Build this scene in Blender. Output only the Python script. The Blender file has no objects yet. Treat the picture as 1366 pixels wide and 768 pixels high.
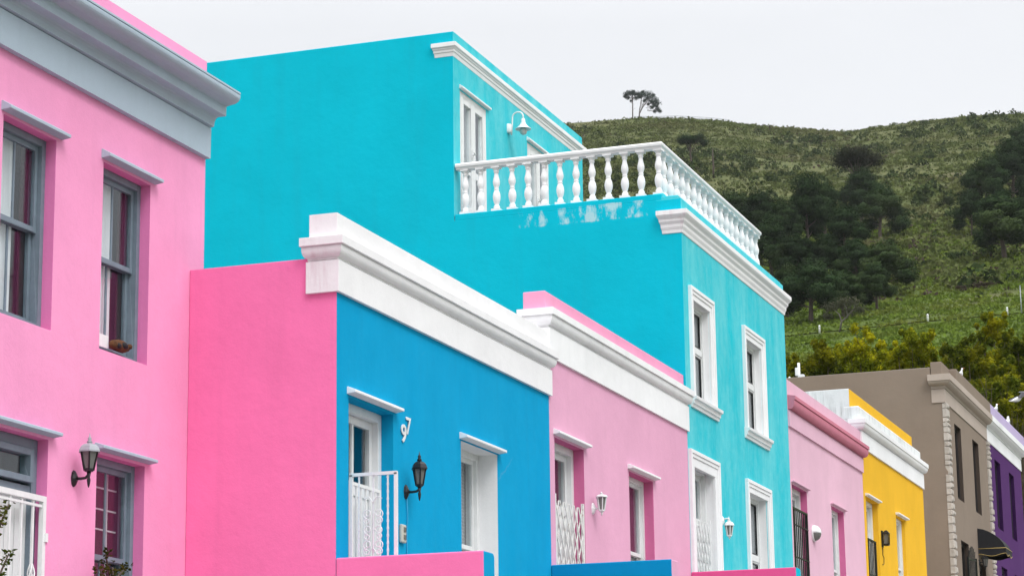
import bpy, bmesh, math, random
import numpy as np
from mathutils import Vector, Matrix
R = math.radians
sc = bpy.context.scene
COL = sc.collection
rng = random.Random(7)
nrng = np.random.default_rng(11)

# ------------------------------------------------------------------ materials
def newmat(name):
    m = bpy.data.materials.new(name); m.use_nodes = True
    nt = m.node_tree; nt.nodes.clear()
    return m, nt
def nd(nt, typ, ins=None, **kw):
    n = nt.nodes.new(typ)
    for k, v in kw.items(): setattr(n, k, v)
    for k, v in (ins or {}).items(): n.inputs[k].default_value = v
    return n
def c4(c): return (c[0], c[1], c[2], 1)
def noise(nt, co, scale, detail=4, rough=.55):
    n = nd(nt, 'ShaderNodeTexNoise', {'Scale': scale, 'Detail': detail, 'Roughness': rough})
    nt.links.new(co, n.inputs['Vector']); return n
def ramp(nt, fac, p0, p1, c0=(0, 0, 0), c1=(1, 1, 1)):
    r = nd(nt, 'ShaderNodeValToRGB')
    r.color_ramp.elements[0].position = p0; r.color_ramp.elements[0].color = c4(c0)
    r.color_ramp.elements[1].position = p1; r.color_ramp.elements[1].color = c4(c1)
    nt.links.new(fac, r.inputs[0]); return r
def mix(nt, fac, a, b, blend='MIX'):
    m = nd(nt, 'ShaderNodeMix', data_type='RGBA', blend_type=blend)
    L = nt.links
    if isinstance(fac, (int, float)): m.inputs[0].default_value = fac
    else: L.new(fac, m.inputs[0])
    for i, v in ((6, a), (7, b)):
        if isinstance(v, tuple): m.inputs[i].default_value = c4(v)
        else: L.new(v, m.inputs[i])
    return m.outputs[2]
def math_(nt, op, a, b=None, c=None):
    n = nd(nt, 'ShaderNodeMath', operation=op)
    for i, v in enumerate((a, b, c)):
        if v is None: continue
        if isinstance(v, (int, float)): n.inputs[i].default_value = v
        else: nt.links.new(v, n.inputs[i])
    return n.outputs[0]
def mapping(nt, co, scale):
    m = nd(nt, 'ShaderNodeMapping'); m.inputs['Scale'].default_value = scale
    nt.links.new(co, m.inputs['Vector']); return m.outputs[0]
def finish(nt, color, rough=.85, bump=None, bump_d=.01, bump_s=.5, spec=.3, metal=0.0):
    p = nd(nt, 'ShaderNodeBsdfPrincipled', {'Roughness': rough, 'Specular IOR Level': spec, 'Metallic': metal})
    o = nd(nt, 'ShaderNodeOutputMaterial')
    if isinstance(color, tuple): p.inputs['Base Color'].default_value = c4(color)
    else: nt.links.new(color, p.inputs['Base Color'])
    if bump is not None:
        b = nd(nt, 'ShaderNodeBump', {'Distance': bump_d, 'Strength': bump_s})
        nt.links.new(bump, b.inputs['Height']); nt.links.new(b.outputs[0], p.inputs['Normal'])
    nt.links.new(p.outputs[0], o.inputs[0])
    return p
def scl(c, k): return tuple(min(.95, v * k) for v in c)

def plaster(name, col, pale=None, chalk=.0, dirt=0.10, flake=None, cracks=True, crack_a=.18, grain=1.0, stain=None, side_only=True):
    """painted lime plaster: faint mottling, vertical rain streaks, chalky patches, hair cracks, grainy relief"""
    m, nt = newmat(name)
    co = nd(nt, 'ShaderNodeNewGeometry').outputs['Position']
    big = noise(nt, co, .9, 5, .6); mid = noise(nt, co, 5, 5, .6); fine = noise(nt, co, 55, 4, .6); grit = noise(nt, co, 190, 2, .5)
    c = mix(nt, ramp(nt, big.outputs[0], .3, .7).outputs[0], scl(col, .92), scl(col, 1.05))
    c = mix(nt, math_(nt, 'MULTIPLY', ramp(nt, mid.outputs[0], .45, .75).outputs[0], .35), c, scl(col, .92))
    c = mix(nt, math_(nt, 'MULTIPLY', ramp(nt, fine.outputs[0], .4, .8).outputs[0], .25), c, scl(col, 1.1))
    st = noise(nt, mapping(nt, co, (5, 5, .35)), 1.0, 5, .65)
    c = mix(nt, math_(nt, 'MULTIPLY', ramp(nt, st.outputs[0], .5, .8).outputs[0], dirt * 1.6), c, tuple(v * .6 + .02 for v in col))
    if pale:
        pn = noise(nt, mapping(nt, co, (2.2, 2.2, .55)), 1.0, 6, .7); pn2 = noise(nt, co, 7, 6, .7)
        f = math_(nt, 'MULTIPLY', math_(nt, 'ADD', ramp(nt, pn.outputs[0], .32, .7).outputs[0], math_(nt, 'MULTIPLY', ramp(nt, pn2.outputs[0], .45, .7).outputs[0], .35)), chalk)
        c = mix(nt, f, c, pale)
    if cracks:
        v = nd(nt, 'ShaderNodeTexVoronoi', {'Scale': .55, 'Randomness': 1.0}, feature='DISTANCE_TO_EDGE')
        wob = noise(nt, co, 3.0, 5, .6)
        w = mix(nt, .16, co, wob.outputs['Color'])
        nt.links.new(w, v.inputs['Vector'])
        line = ramp(nt, v.outputs['Distance'], .0, .006, (1, 1, 1), (0, 0, 0)).outputs[0]
        msk = ramp(nt, noise(nt, co, .8, 2, .5).outputs[0], .56, .63).outputs[0]
        c = mix(nt, math_(nt, 'MULTIPLY', math_(nt, 'MULTIPLY', line, msk), crack_a), c, tuple(v * .6 + .18 for v in col))
    if flake:
        # worn off paint below the terrace edge: a strip of flaked patches (x range, z range)
        sx = nd(nt, 'ShaderNodeSeparateXYZ'); nt.links.new(co, sx.inputs[0])
        x0, x1, z0, z1 = flake
        fn = noise(nt, mapping(nt, co, (1.6, 1.6, .8)), 3.6, 8, .68)
        zb = nd(nt, 'ShaderNodeMapRange', {1: z0, 2: z0 + .1, 3: 0, 4: 1}); nt.links.new(sx.outputs[2], zb.inputs[0])
        zt = nd(nt, 'ShaderNodeMapRange', {1: z1, 2: z1 - .05, 3: 0, 4: 1}); nt.links.new(sx.outputs[2], zt.inputs[0])
        xb = nd(nt, 'ShaderNodeMapRange', {1: x0, 2: x0 + 1.9, 3: .86, 4: 1}); nt.links.new(sx.outputs[0], xb.inputs[0])
        xl = nd(nt, 'ShaderNodeMapRange', {1: x0 - .35, 2: x0 + .1, 3: 0, 4: 1}); nt.links.new(sx.outputs[0], xl.inputs[0])
        xt = nd(nt, 'ShaderNodeMapRange', {1: x1, 2: x1 - .06, 3: 0, 4: 1}); nt.links.new(sx.outputs[0], xt.inputs[0])
        k = math_(nt, 'MULTIPLY', math_(nt, 'MULTIPLY', zb.outputs[0], zt.outputs[0]), math_(nt, 'MULTIPLY', math_(nt, 'MULTIPLY', xb.outputs[0], xl.outputs[0]), xt.outputs[0]))
        f = ramp(nt, math_(nt, 'MULTIPLY', fn.outputs[0], k), .47, .57).outputs[0]
        c = mix(nt, math_(nt, 'MULTIPLY', f, .62), c, (.60, .72, .73))
    if stain:
        scol, amt = stain
        s2 = noise(nt, mapping(nt, co, (16, 16, 1.2)), 1.0, 4, .6); s3 = noise(nt, co, 2.3, 4, .6)
        f = math_(nt, 'MULTIPLY', ramp(nt, s2.outputs[0], .45, .72).outputs[0], ramp(nt, s3.outputs[0], .42, .62).outputs[0])
        nx = nd(nt, 'ShaderNodeSeparateXYZ'); nt.links.new(nd(nt, 'ShaderNodeNewGeometry').outputs['True Normal'], nx.inputs[0])
        if side_only: f = math_(nt, 'MULTIPLY', f, math_(nt, 'LESS_THAN', nx.outputs[1], -.5))
        c = mix(nt, math_(nt, 'MULTIPLY', f, amt), c, scol)
    h = math_(nt, 'ADD', math_(nt, 'MULTIPLY', big.outputs[0], 1.6), math_(nt, 'ADD', math_(nt, 'MULTIPLY', mid.outputs[0], .5), math_(nt, 'ADD', math_(nt, 'MULTIPLY', fine.outputs[0], .16 * grain), math_(nt, 'MULTIPLY', grit.outputs[0], .07 * grain))))
    finish(nt, c, .9, h, .015, .6, .04)
    return m
def paint(name, col, rough=.45, var=.06, metal=0.0, rust=0.0, bumps=.15):
    m, nt = newmat(name)
    co = nd(nt, 'ShaderNodeTexCoord').outputs['Object']
    n = noise(nt, co, 9, 5, .6)
    c = mix(nt, ramp(nt, n.outputs[0], .3, .7).outputs[0], scl(col, 1 - var), scl(col, 1 + var))
    if rust:
        rn = noise(nt, co, 14, 6, .7)
        c = mix(nt, math_(nt, 'MULTIPLY', ramp(nt, rn.outputs[0], .58, .68).outputs[0], rust), c, (.28, .11, .045))
    finish(nt, c, rough, noise(nt, co, 60, 3).outputs[0], .002, bumps, .4, metal)
    return m
def glassmat(name, tint=(.95, .975, .98)):
    m, nt = newmat(name)
    t = nd(nt, 'ShaderNodeBsdfTransparent', {'Color': c4(tint)})
    co = nd(nt, 'ShaderNodeTexCoord').outputs['Object']
    g = nd(nt, 'ShaderNodeBsdfGlossy', {'Roughness': .03, 'Color': (.9, .92, .95, 1)})
    b = nd(nt, 'ShaderNodeBump', {'Distance': .02, 'Strength': .05}); nt.links.new(noise(nt, co, 2.0, 2).outputs[0], b.inputs['Height'])
    nt.links.new(b.outputs[0], g.inputs['Normal'])
    geo = nd(nt, 'ShaderNodeNewGeometry'); dt = nd(nt, 'ShaderNodeVectorMath', operation='DOT_PRODUCT')
    nt.links.new(geo.outputs['Normal'], dt.inputs[0]); nt.links.new(geo.outputs['Incoming'], dt.inputs[1])
    k = math_(nt, 'POWER', math_(nt, 'SUBTRACT', 1.0, math_(nt, 'ABSOLUTE', dt.outputs['Value'])), 5.0)
    fr = nd(nt, 'ShaderNodeMath', operation='MULTIPLY_ADD'); nt.links.new(k, fr.inputs[0]); fr.inputs[1].default_value = .9; fr.inputs[2].default_value = .045
    mx = nd(nt, 'ShaderNodeMixShader'); o = nd(nt, 'ShaderNodeOutputMaterial')
    nt.links.new(fr.outputs[0], mx.inputs[0]); nt.links.new(t.outputs[0], mx.inputs[1]); nt.links.new(g.outputs[0], mx.inputs[2])
    nt.links.new(mx.outputs[0], o.inputs[0]); return m
def cloth(name, col, fold=22):
    m, nt = newmat(name)
    co = nd(nt, 'ShaderNodeTexCoord').outputs['Object']
    n = noise(nt, mapping(nt, co, (1, 8, .6)), 2, 3)
    c = mix(nt, n.outputs[0], scl(col, .8), scl(col, 1.12))
    p = finish(nt, c, .9, n.outputs[0], .02, .4, .1)
    return m
def foliage(name, a, b, c_=None, big=.25, trans=.25, lo=.48):
    m, nt = newmat(name)
    geo = nd(nt, 'ShaderNodeNewGeometry')
    isl = geo.outputs['Random Per Island']
    n = noise(nt, geo.outputs['Position'], big, 3, .6)
    c = mix(nt, isl, a, b)
    if c_: c = mix(nt, math_(nt, 'MULTIPLY', ramp(nt, n.outputs[0], lo, lo + .2).outputs[0], .8), c, c_)
    oi = nd(nt, 'ShaderNodeObjectInfo'); tone = nd(nt, 'ShaderNodeMapRange', {1: 0, 2: 1, 3: .72, 4: 1.3}); nt.links.new(oi.outputs['Random'], tone.inputs[0])
    sc_ = nd(nt, 'ShaderNodeVectorMath', operation='SCALE'); nt.links.new(c, sc_.inputs[0]); nt.links.new(tone.outputs[0], sc_.inputs['Scale']); c = sc_.outputs[0]
    d = nd(nt, 'ShaderNodeBsdfDiffuse'); t = nd(nt, 'ShaderNodeBsdfTranslucent'); mx = nd(nt, 'ShaderNodeMixShader', {0: trans})
    o = nd(nt, 'ShaderNodeOutputMaterial')
    nt.links.new(c, d.inputs[0]); nt.links.new(c, t.inputs[0]); nt.links.new(d.outputs[0], mx.inputs[1]); nt.links.new(t.outputs[0], mx.inputs[2]); nt.links.new(mx.outputs[0], o.inputs[0])
    return m
def ground(name, a, b, scale=3.0, rough=.9, bump=.01):
    m, nt = newmat(name)
    co = nd(nt, 'ShaderNodeNewGeometry').outputs['Position']
    n = noise(nt, co, scale, 8, .65); g = noise(nt, co, scale * 40, 3, .6)
    c = mix(nt, ramp(nt, n.outputs[0], .3, .7).outputs[0], a, b)
    c = mix(nt, math_(nt, 'MULTIPLY', g.outputs[0], .3), c, scl(a, .6))
    finish(nt, c, rough, g.outputs[0], bump, .6, .3); return m

M = {}
PINK = (.86, .335, .56); HOT = (.90, .205, .445); BLUE = (.003, .31, .57); ROSE = (.72, .375, .525); CYAN = (.004, .46, .60)
M['pink'] = plaster('pink_plaster', PINK, dirt=.09)
M['hot'] = plaster('deep_pink_plaster', HOT, dirt=.1)
M['blue'] = plaster('blue_plaster', BLUE, dirt=.13, crack_a=.3, pale=(.02, .40, .66), chalk=.25)
M['rose'] = plaster('rose_plaster', ROSE, dirt=.06)
M['rose_low'] = plaster('rose_wall_plaster', (.68, .10, .28), dirt=.1)
M['bluewall'] = plaster('blue_wall_plaster', (.004, .24, .48), dirt=.1)
M['cyan'] = plaster('cyan_side_plaster', CYAN, dirt=.13, cracks=False, flake=(-11.2, -8.75, 7.9, 8.27))
M['cyanf'] = plaster('cyan_front_plaster', (.015, .50, .60), pale=(.17, .62, .67), chalk=.75, dirt=.1)
M['lpink'] = plaster('pale_pink_plaster', (.735, .46, .57), dirt=.06)
M['rose_r'] = plaster('deeper_rose_plaster', (.60, .155, .32), dirt=.06, cracks=False)  # deeper rose for the reveals of the rose and pale pink houses
M['pink_r'] = plaster('deeper_pink_plaster', (.76, .22, .47), dirt=.06, cracks=False)  # deeper pink for the reveals of the pink house
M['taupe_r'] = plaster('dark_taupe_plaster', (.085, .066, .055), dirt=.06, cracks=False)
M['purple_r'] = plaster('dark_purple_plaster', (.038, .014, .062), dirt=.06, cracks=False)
M['lpinkt'] = plaster('bounce_pink_trim_plaster', (.60, .22, .29), dirt=.12, cracks=False)  # pinkish trim, with pink bounce light and shading put into its colour
M['yellow'] = plaster('yellow_plaster', (.80, .455, .035), dirt=.1)
M['taupe'] = plaster('taupe_plaster', (.255, .205, .165), dirt=.08, cracks=False)
M['taupel'] = plaster('pale_taupe_plaster', (.46, .39, .34), dirt=.06, cracks=False)
M['purple'] = plaster('purple_plaster', (.090, .034, .135), dirt=.1)
M['lav'] = plaster('lavender_plaster', (.50, .42, .62), dirt=.12)
M['greytrim'] = plaster('blue_grey_plaster_trim', (.42, .505, .585), dirt=.08, cracks=False, grain=.6)
M['white'] = plaster('white_plaster_trim', (.82, .82, .83), dirt=.09, cracks=False, grain=.5)
M['whites'] = plaster('stained_white_plaster_trim', (.82, .81, .82), dirt=.05, cracks=False, grain=.5, stain=((.55, .38, .43), .6))
M['whited'] = plaster('grimy_white_plaster', (.76, .78, .78), dirt=.3, cracks=False, stain=((.12, .12, .11), .5), side_only=False)
M['roof'] = ground('roof_felt', (.16, .16, .16), (.24, .23, .22), 2.0)
M['gwood'] = paint('blue_grey_painted_wood', (.17, .22, .265), .5, .12)
M['wwood'] = paint('white_painted_wood', (.74, .75, .75), .4, .05)
M['wmetal'] = paint('white_painted_metal', (.76, .77, .77), .35, .05)
M['wrust'] = paint('rusty_white_metal', (.74, .74, .72), .45, .05, rust=.8)
M['black'] = paint('black_painted_metal', (.012, .012, .014), .35, .2)
M['blackcloth'] = paint('black_canvas', (.012, .012, .015), .8, .2)
M['gold'] = paint('gold_trim', (.5, .36, .12), .5)
M['greymetal'] = paint('pale_grey_metal', (.33, .35, .38), .45, .12)
M['cream'] = paint('cream_plastic', (.50, .49, .43), .5)
M['cable'] = paint('blue_painted_cable', (.03, .37, .62), .6)
M['glass'] = glassmat('window_glass')
M['frost'] = paint('cloudy_lantern_glass', (.16, .16, .15), .12)
M['opal'] = paint('opal_glass', (.55, .55, .53), .2)
M['net'] = cloth('white_net_curtain', (.88, .88, .89))
M['maroon'] = cloth('maroon_curtain', (.045, .018, .021))
M['blind'] = None
M['dark'] = paint('unlit_room_shade', (.055, .045, .045), .9)  # gloom of the unlit rooms put into the colour
M['stone'] = ground('pale_quoin_stone', (.62, .57, .52), (.42, .38, .34), 3.5, .9, .02)
M['asphalt'] = ground('asphalt', (.05, .05, .052), (.075, .073, .07), 1.2)
M['concrete'] = ground('concrete_paving', (.30, .29, .28), (.42, .41, .39), 1.4)
M['terracotta'] = ground('terracotta', (.35, .13, .07), (.28, .10, .05), 4)
M['bark'] = ground('pine_bark', (.06, .045, .038), (.11, .085, .07), 1.5)
M['palebark'] = ground('pale_bark', (.20, .18, .155), (.13, .115, .10), 1.5)
M['pine'] = foliage('pine_needles', (.011, .024, .010), (.034, .057, .022), (.046, .066, .023), .12, .05)
M['hazed_pine'] = foliage('hazed_pine_needles', (.030, .045, .040), (.055, .072, .060), None, .12, .1)  # blue-grey of distant haze put into the ridge trees' needle colour
M['olive'] = foliage('olive_leaves', (.045, .05, .03), (.085, .085, .055), None, .2)
M['acacia'] = foliage('acacia_leaves', (.050, .068, .006), (.215, .245, .012), (.44, .40, .010), .7, .3, .43)
M['acaciad'] = foliage('dark_acacia_leaves', (.028, .04, .006), (.10, .12, .010), (.27, .25, .010), .7, .3, .46)
M['twig'] = ground('dry_twigs', (.075, .055, .04), (.13, .10, .075), 3)
M['scrub'] = foliage('scrub_leaves', (.062, .080, .024), (.100, .120, .038), (.112, .106, .050), .03, .15)
M['bush'] = foliage('dark_bush_leaves', (.020, .034, .012), (.046, .064, .022), None, .3, .1)
M['dead'] = foliage('dead_brush', (.055, .038, .032), (.10, .075, .06), None, .3)
M['leaf'] = foliage('glossy_leaf', (.03, .06, .008), (.11, .13, .02), (.20, .19, .03), 4)
M['gullw'] = paint('gull_white_plumage', (.82, .82, .81), .8, .04)
M['gullg'] = paint('gull_grey_plumage', (.36, .37, .39), .8, .08)
M['orange'] = paint('gull_orange', (.5, .12, .03), .5)
M['tan'] = ground('brown_plush', (.17, .075, .03), (.07, .03, .014), 16)
def blindmat():
    m, nt = newmat('slatted_blind')
    co = nd(nt, 'ShaderNodeTexCoord').outputs['Object']
    n = noise(nt, co, 6, 3)
    finish(nt, mix(nt, n.outputs[0], (.42, .45, .45), (.52, .54, .53)), .6); return m
M['blind'] = blindmat()
def lacemat():
    m, nt = newmat('patterned_grey_curtain')
    co = nd(nt, 'ShaderNodeTexCoord').outputs['Object']
    b = nd(nt, 'ShaderNodeTexBrick', {'Scale': 7.0, 'Color1': (.24, .25, .26, 1), 'Color2': (.30, .31, .32, 1), 'Mortar': (.46, .47, .48, 1), 'Mortar Size': .03})
    sw = nd(nt, 'ShaderNodeSeparateXYZ'); cb = nd(nt, 'ShaderNodeCombineXYZ'); nt.links.new(co, sw.inputs[0])
    nt.links.new(sw.outputs[1], cb.inputs[0]); nt.links.new(sw.outputs[2], cb.inputs[1]); nt.links.new(cb.outputs[0], b.inputs['Vector'])
    finish(nt, b.outputs[0], .9); return m
M['lace'] = lacemat()

# ------------------------------------------------------------------ objects
def tag(o, label=None, cat=None, group=None, kind=None):
    if label: o['label'] = label
    if cat: o['category'] = cat
    if group: o['group'] = group
    if kind: o['kind'] = kind
    return o
def thing(name, loc, label, cat, group=None, rz=0.0):
    o = bpy.data.objects.new(name, None); COL.objects.link(o); o.empty_display_size = .2
    o.location = loc; o.rotation_euler = (0, 0, rz)
    return tag(o, label, cat, group)
def rootof(o):
    while o.parent: o = o.parent
    return o
class MB:
    """collects polygons; build() links them as one mesh object"""
    def __init__(s): s.v = []; s.f = []; s.mi = []; s.sm = []
    def add(s, verts, faces, mi=0, smooth=False):
        b = len(s.v); s.v += [tuple(q) for q in verts]
        for f in faces: s.f.append(tuple(i + b for i in f)); s.mi.append(mi); s.sm.append(smooth)
    def box(s, x0, x1, y0, y1, z0, z1, mi=0):
        s.add([(x0, y0, z0), (x1, y0, z0), (x1, y1, z0), (x0, y1, z0), (x0, y0, z1), (x1, y0, z1), (x1, y1, z1), (x0, y1, z1)],
              [(3, 2, 1, 0), (4, 5, 6, 7), (0, 1, 5, 4), (1, 2, 6, 5), (2, 3, 7, 6), (3, 0, 4, 7)], mi); return s
    def bar(s, a, b, w, h=None, mi=0, up=(1, 0, 0)):
        """square bar from a to b"""
        a = Vector(a); b = Vector(b); d = (b - a).normalized(); h = h or w
        u = Vector(up)
        if abs(d.dot(u)) > .95: u = Vector((0, 1, 0))
        s1 = d.cross(u).normalized(); s2 = s1.cross(d).normalized()
        vs = [p + s1 * (i * w / 2) + s2 * (j * h / 2) for p in (a, b) for i, j in ((-1, -1), (1, -1), (1, 1), (-1, 1))]
        s.add(vs, [(0, 1, 2, 3), (7, 6, 5, 4), (4, 5, 1, 0), (5, 6, 2, 1), (6, 7, 3, 2), (7, 4, 0, 3)], mi); return s
    def tube(s, pts, rad, n=8, mi=0, smooth=True, caps=True):
        pts = [Vector(p) for p in pts]; rads = rad if isinstance(rad, (list, tuple)) else [rad] * len(pts)
        rings = []; prev = None
        for i, p in enumerate(pts):
            d = (pts[min(i + 1, len(pts) - 1)] - pts[max(i - 1, 0)]).normalized()
            if prev is None:
                u = Vector((0, 0, 1)) if abs(d.z) < .9 else Vector((1, 0, 0))
                prev = d.cross(u).normalized()
            s1 = (prev - d * prev.dot(d)).normalized(); prev = s1; s2 = d.cross(s1)
            rings.append([p + (s1 * math.cos(2 * math.pi * k / n) + s2 * math.sin(2 * math.pi * k / n)) * rads[i] for k in range(n)])
        s.loft(rings, mi, smooth, caps); return s
    def loft(s, rings, mi=0, smooth=False, caps=True):
        n = len(rings[0]); vs = [q for r in rings for q in r]; fs = []
        for i in range(len(rings) - 1):
            for k in range(n):
                a, b = i * n + k, i * n + (k + 1) % n
                fs.append((a, b, b + n, a + n))
        s.add(vs, fs, mi, smooth)
        if caps:
            s.add(rings[0], [tuple(range(n - 1, -1, -1))], mi); s.add(rings[-1], [tuple(range(n))], mi)
        return s
    def lathe(s, prof, c=(0, 0, 0), n=12, mi=0, smooth=True, rot=0.0):
        s.loft([[(c[0] + r * math.cos(2 * math.pi * k / n + rot), c[1] + r * math.sin(2 * math.pi * k / n + rot), c[2] + z) for k in range(n)] for r, z in prof], mi, smooth, True); return s
    def prism(s, poly, axis, a, b, mi=0):
        """polygon in the plane across the axis, extruded from a to b; axis 'y': poly is (x,z)"""
        f = {'y': lambda p, t: (p[0], t, p[1]), 'x': lambda p, t: (t, p[0], p[1]), 'z': lambda p, t: (p[0], p[1], t)}[axis]
        s.loft([[f(p, a) for p in poly], [f(p, b) for p in poly]], mi); return s
    def build(s, name, mats, parent=None, bevel=0.0, seg=2, weld=True, local=False):
        me = bpy.data.meshes.new(name)
        off = Vector((0, 0, 0)) if (parent is None or local) else Vector(rootof(parent).location)
        me.from_pydata([Vector(q) - off for q in s.v], [], s.f)
        for m in (mats if isinstance(mats, (list, tuple)) else [mats]): me.materials.append(m)
        me.polygons.foreach_set('material_index', s.mi); me.polygons.foreach_set('use_smooth', s.sm)
        bm = bmesh.new(); bm.from_mesh(me)
        if weld: bmesh.ops.remove_doubles(bm, verts=bm.verts, dist=1e-5)
        bmesh.ops.recalc_face_normals(bm, faces=bm.faces)
        bm.to_mesh(me); bm.free()
        o = bpy.data.objects.new(name, me); COL.objects.link(o)
        if parent is not None: o.parent = parent
        if bevel:
            b = o.modifiers.new('bevel', 'BEVEL'); b.width = bevel; b.segments = seg; b.limit_method = 'ANGLE'; b.angle_limit = R(35)
        return o
def copy_tree(o, parent=None):
    c = o.copy(); COL.objects.link(c); c.parent = parent
    for ch in o.children: copy_tree(ch, c)
    return c

# ------------------------------------------------------------------ camera geometry (fitted to the photograph's vanishing points)
FPX, YAW, PITCH, ROLL = 3210.8, .3417115, .21808217, -.01281965
cy_, sy_, cp_, sp_ = math.cos(YAW), math.sin(YAW), math.cos(PITCH), math.sin(PITCH)
fw = Vector((-sy_ * cp_, cy_ * cp_, sp_)); rt0 = Vector((cy_, sy_, 0)); up0 = rt0.cross(fw)
rt = rt0 * math.cos(ROLL) + up0 * math.sin(ROLL); up = up0 * math.cos(ROLL) - rt0 * math.sin(ROLL)
def view_dir(px, py): return (rt * ((px - 683) / FPX) + up * (-(py - 384) / FPX) + fw)
cam = bpy.data.cameras.new('camera'); co = bpy.data.objects.new('camera', cam); COL.objects.link(co)
co.matrix_world = Matrix(((rt.x, up.x, -fw.x, 0), (rt.y, up.y, -fw.y, 0), (rt.z, up.z, -fw.z, 0), (0, 0, 0, 1)))
cam.sensor_width = 36; cam.lens = 36 * FPX / 1366; cam.clip_start = .1; cam.clip_end = 6000
cam.dof.use_dof = True; cam.dof.focus_distance = 30.0; cam.dof.aperture_fstop = 14.0
sc.camera = co

# ------------------------------------------------------------------ terrain
def street_z(y): return -1.6 + .085 * y
RIDGE = [(500, 172), (700, 166), (760, 163), (835, 158), (900, 157), (960, 161), (1000, 166), (1060, 172), (1100, 176), (1130, 177), (1180, 169), (1240, 161), (1300, 154), (1366, 151), (1500, 146), (1800, 150)]
ROADL = [(500, 500), (900, 470), (1050, 451), (1093, 446), (1240, 431), (1366, 420), (1500, 405), (1800, 380)]
def _prof(pts):
    az, te = [], []
    for x, y in pts:
        d = view_dir(x, y); az.append(math.atan2(d.x, d.y)); te.append(d.z / math.hypot(d.x, d.y))
    return np.array(az), np.array(te)
RA, RT = _prof(RIDGE); QA, QT = _prof(ROADL)
def sstep(a, b, x):
    t = np.clip((x - a) / (b - a), 0, 1); return t * t * (3 - 2 * t)
def vnoise(x, y, s, seed):
    x = x / s + seed * 17.3; y = y / s + seed * 7.7
    return (np.sin(x * 1.0 + 1.3 * np.sin(y * .8 + seed)) + np.sin(y * 1.13 + 1.7 * np.sin(x * .71 + 2.1)) + .6 * np.sin(x * 2.3 + y * 1.9 + seed) + .5 * np.sin(x * 3.7 - y * 3.1 + 1.1)) / 3.1
R_ROAD, R_RIDGE = 260.0, 820.0
def terrain(x, y):
    x = np.asarray(x, float); y = np.asarray(y, float)
    r = np.hypot(x, y) + 1e-6; a = np.arctan2(x, y)
    zr = np.interp(a, QA, QT) * R_ROAD
    zt = np.interp(a, RA, RT) * R_RIDGE
    sec = sstep(-1.7, -1.1, a) * (1 - sstep(.22, .75, a)); zr = zr * sec; zt = zt * sec    # the hill lies on one side only
    z_near = -1.6 + .085 * np.clip(y, -60, 75) - .25
    t = sstep(75, 175, r) 
    zl = zr - (R_ROAD - r) * .27                                   # bank below the track
    z = z_near * (1 - t) + np.maximum(zl, z_near) * t
    s = np.clip((r - R_ROAD - 2.2) / (R_RIDGE - R_ROAD), 0, 1)
    zu = zr + (zt - zr) * (s * .92 + .08 * s * s) + .7 * sstep(0, 4, r - R_ROAD - 2.2)
    z = np.where(r > R_ROAD - 1.6, np.where(r < R_ROAD + 2.2, zr, zu), z)
    ov = np.clip(r - R_RIDGE, 0, None); z = z - ov * .05 - ov * ov * .0006
    k = sstep(R_ROAD + 10, R_ROAD + 80, r) * (1 - sstep(760, 815, r) * .8)
    z = z + k * (2.6 * vnoise(x, y, 34, 1) + 1.1 * vnoise(x, y, 13, 2) + .45 * vnoise(x, y, 5, 3))
    kb = sstep(110, 150, r) * (1 - sstep(R_ROAD - 12, R_ROAD - 3, r)); z = z + kb * .5 * vnoise(x, y, 9, 4)
    return z
def hit(px, py, r0=90.0):
    """point on the hillside seen at a place in the photograph"""
    d = view_dir(px, py); h = math.hypot(d.x, d.y); ux, uy, te = d.x / h, d.y / h, d.z / h
    rr = np.arange(r0, 1000, .5); zz = terrain(ux * rr, uy * rr)
    below = np.nonzero(zz >= te * rr)[0]
    r = rr[below[0]] if len(below) else R_RIDGE
    return Vector((ux * r, uy * r, float(terrain(ux * r, uy * r)))), r

def hillmat():
    m, nt = newmat('hillside_grass_and_scrub')
    geo = nd(nt, 'ShaderNodeNewGeometry'); co = geo.outputs['Position']
    n1 = noise(nt, co, .012, 6, .6); n2 = noise(nt, co, .06, 7, .65); n3 = noise(nt, co, .45, 6, .7); n4 = noise(nt, co, 2.2, 3, .6)
    sx = nd(nt, 'ShaderNodeSeparateXYZ'); nt.links.new(co, sx.inputs[0])
    hgt = nd(nt, 'ShaderNodeMapRange', {1: 55, 2: 170, 3: 0, 4: 1}); nt.links.new(math_(nt, 'ADD', sx.outputs[2], math_(nt, 'MULTIPLY', n1.outputs[0], 60)), hgt.inputs[0])
    low = mix(nt, ramp(nt, n2.outputs[0], .35, .65).outputs[0], (.092, .140, .019), (.074, .122, .017))
    low = mix(nt, ramp(nt, n3.outputs[0], .5, .75).outputs[0], low, (.095, .125, .026))
    high = mix(nt, ramp(nt, n2.outputs[0], .38, .62).outputs[0], (.098, .112, .036), (.128, .130, .052))
    high = mix(nt, ramp(nt, n3.outputs[0], .46, .66).outputs[0], high, (.045, .062, .022))
    c = mix(nt, hgt.outputs[0], low, high)
    c = mix(nt, math_(nt, 'MULTIPLY', ramp(nt, n4.outputs[0], .45, .75).outputs[0], .45), c, (.04, .058, .018))
    br = noise(nt, co, .03, 5, .6)
    c = mix(nt, math_(nt, 'MULTIPLY', ramp(nt, br.outputs[0], .60, .68).outputs[0], .5), c, (.105, .075, .055))
    h = math_(nt, 'ADD', math_(nt, 'MULTIPLY', n3.outputs[0], 1.0), math_(nt, 'MULTIPLY', n4.outputs[0], .5))
    finish(nt, c, .95, h, .9, .8, .1); return m
M['hill'] = hillmat()
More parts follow.
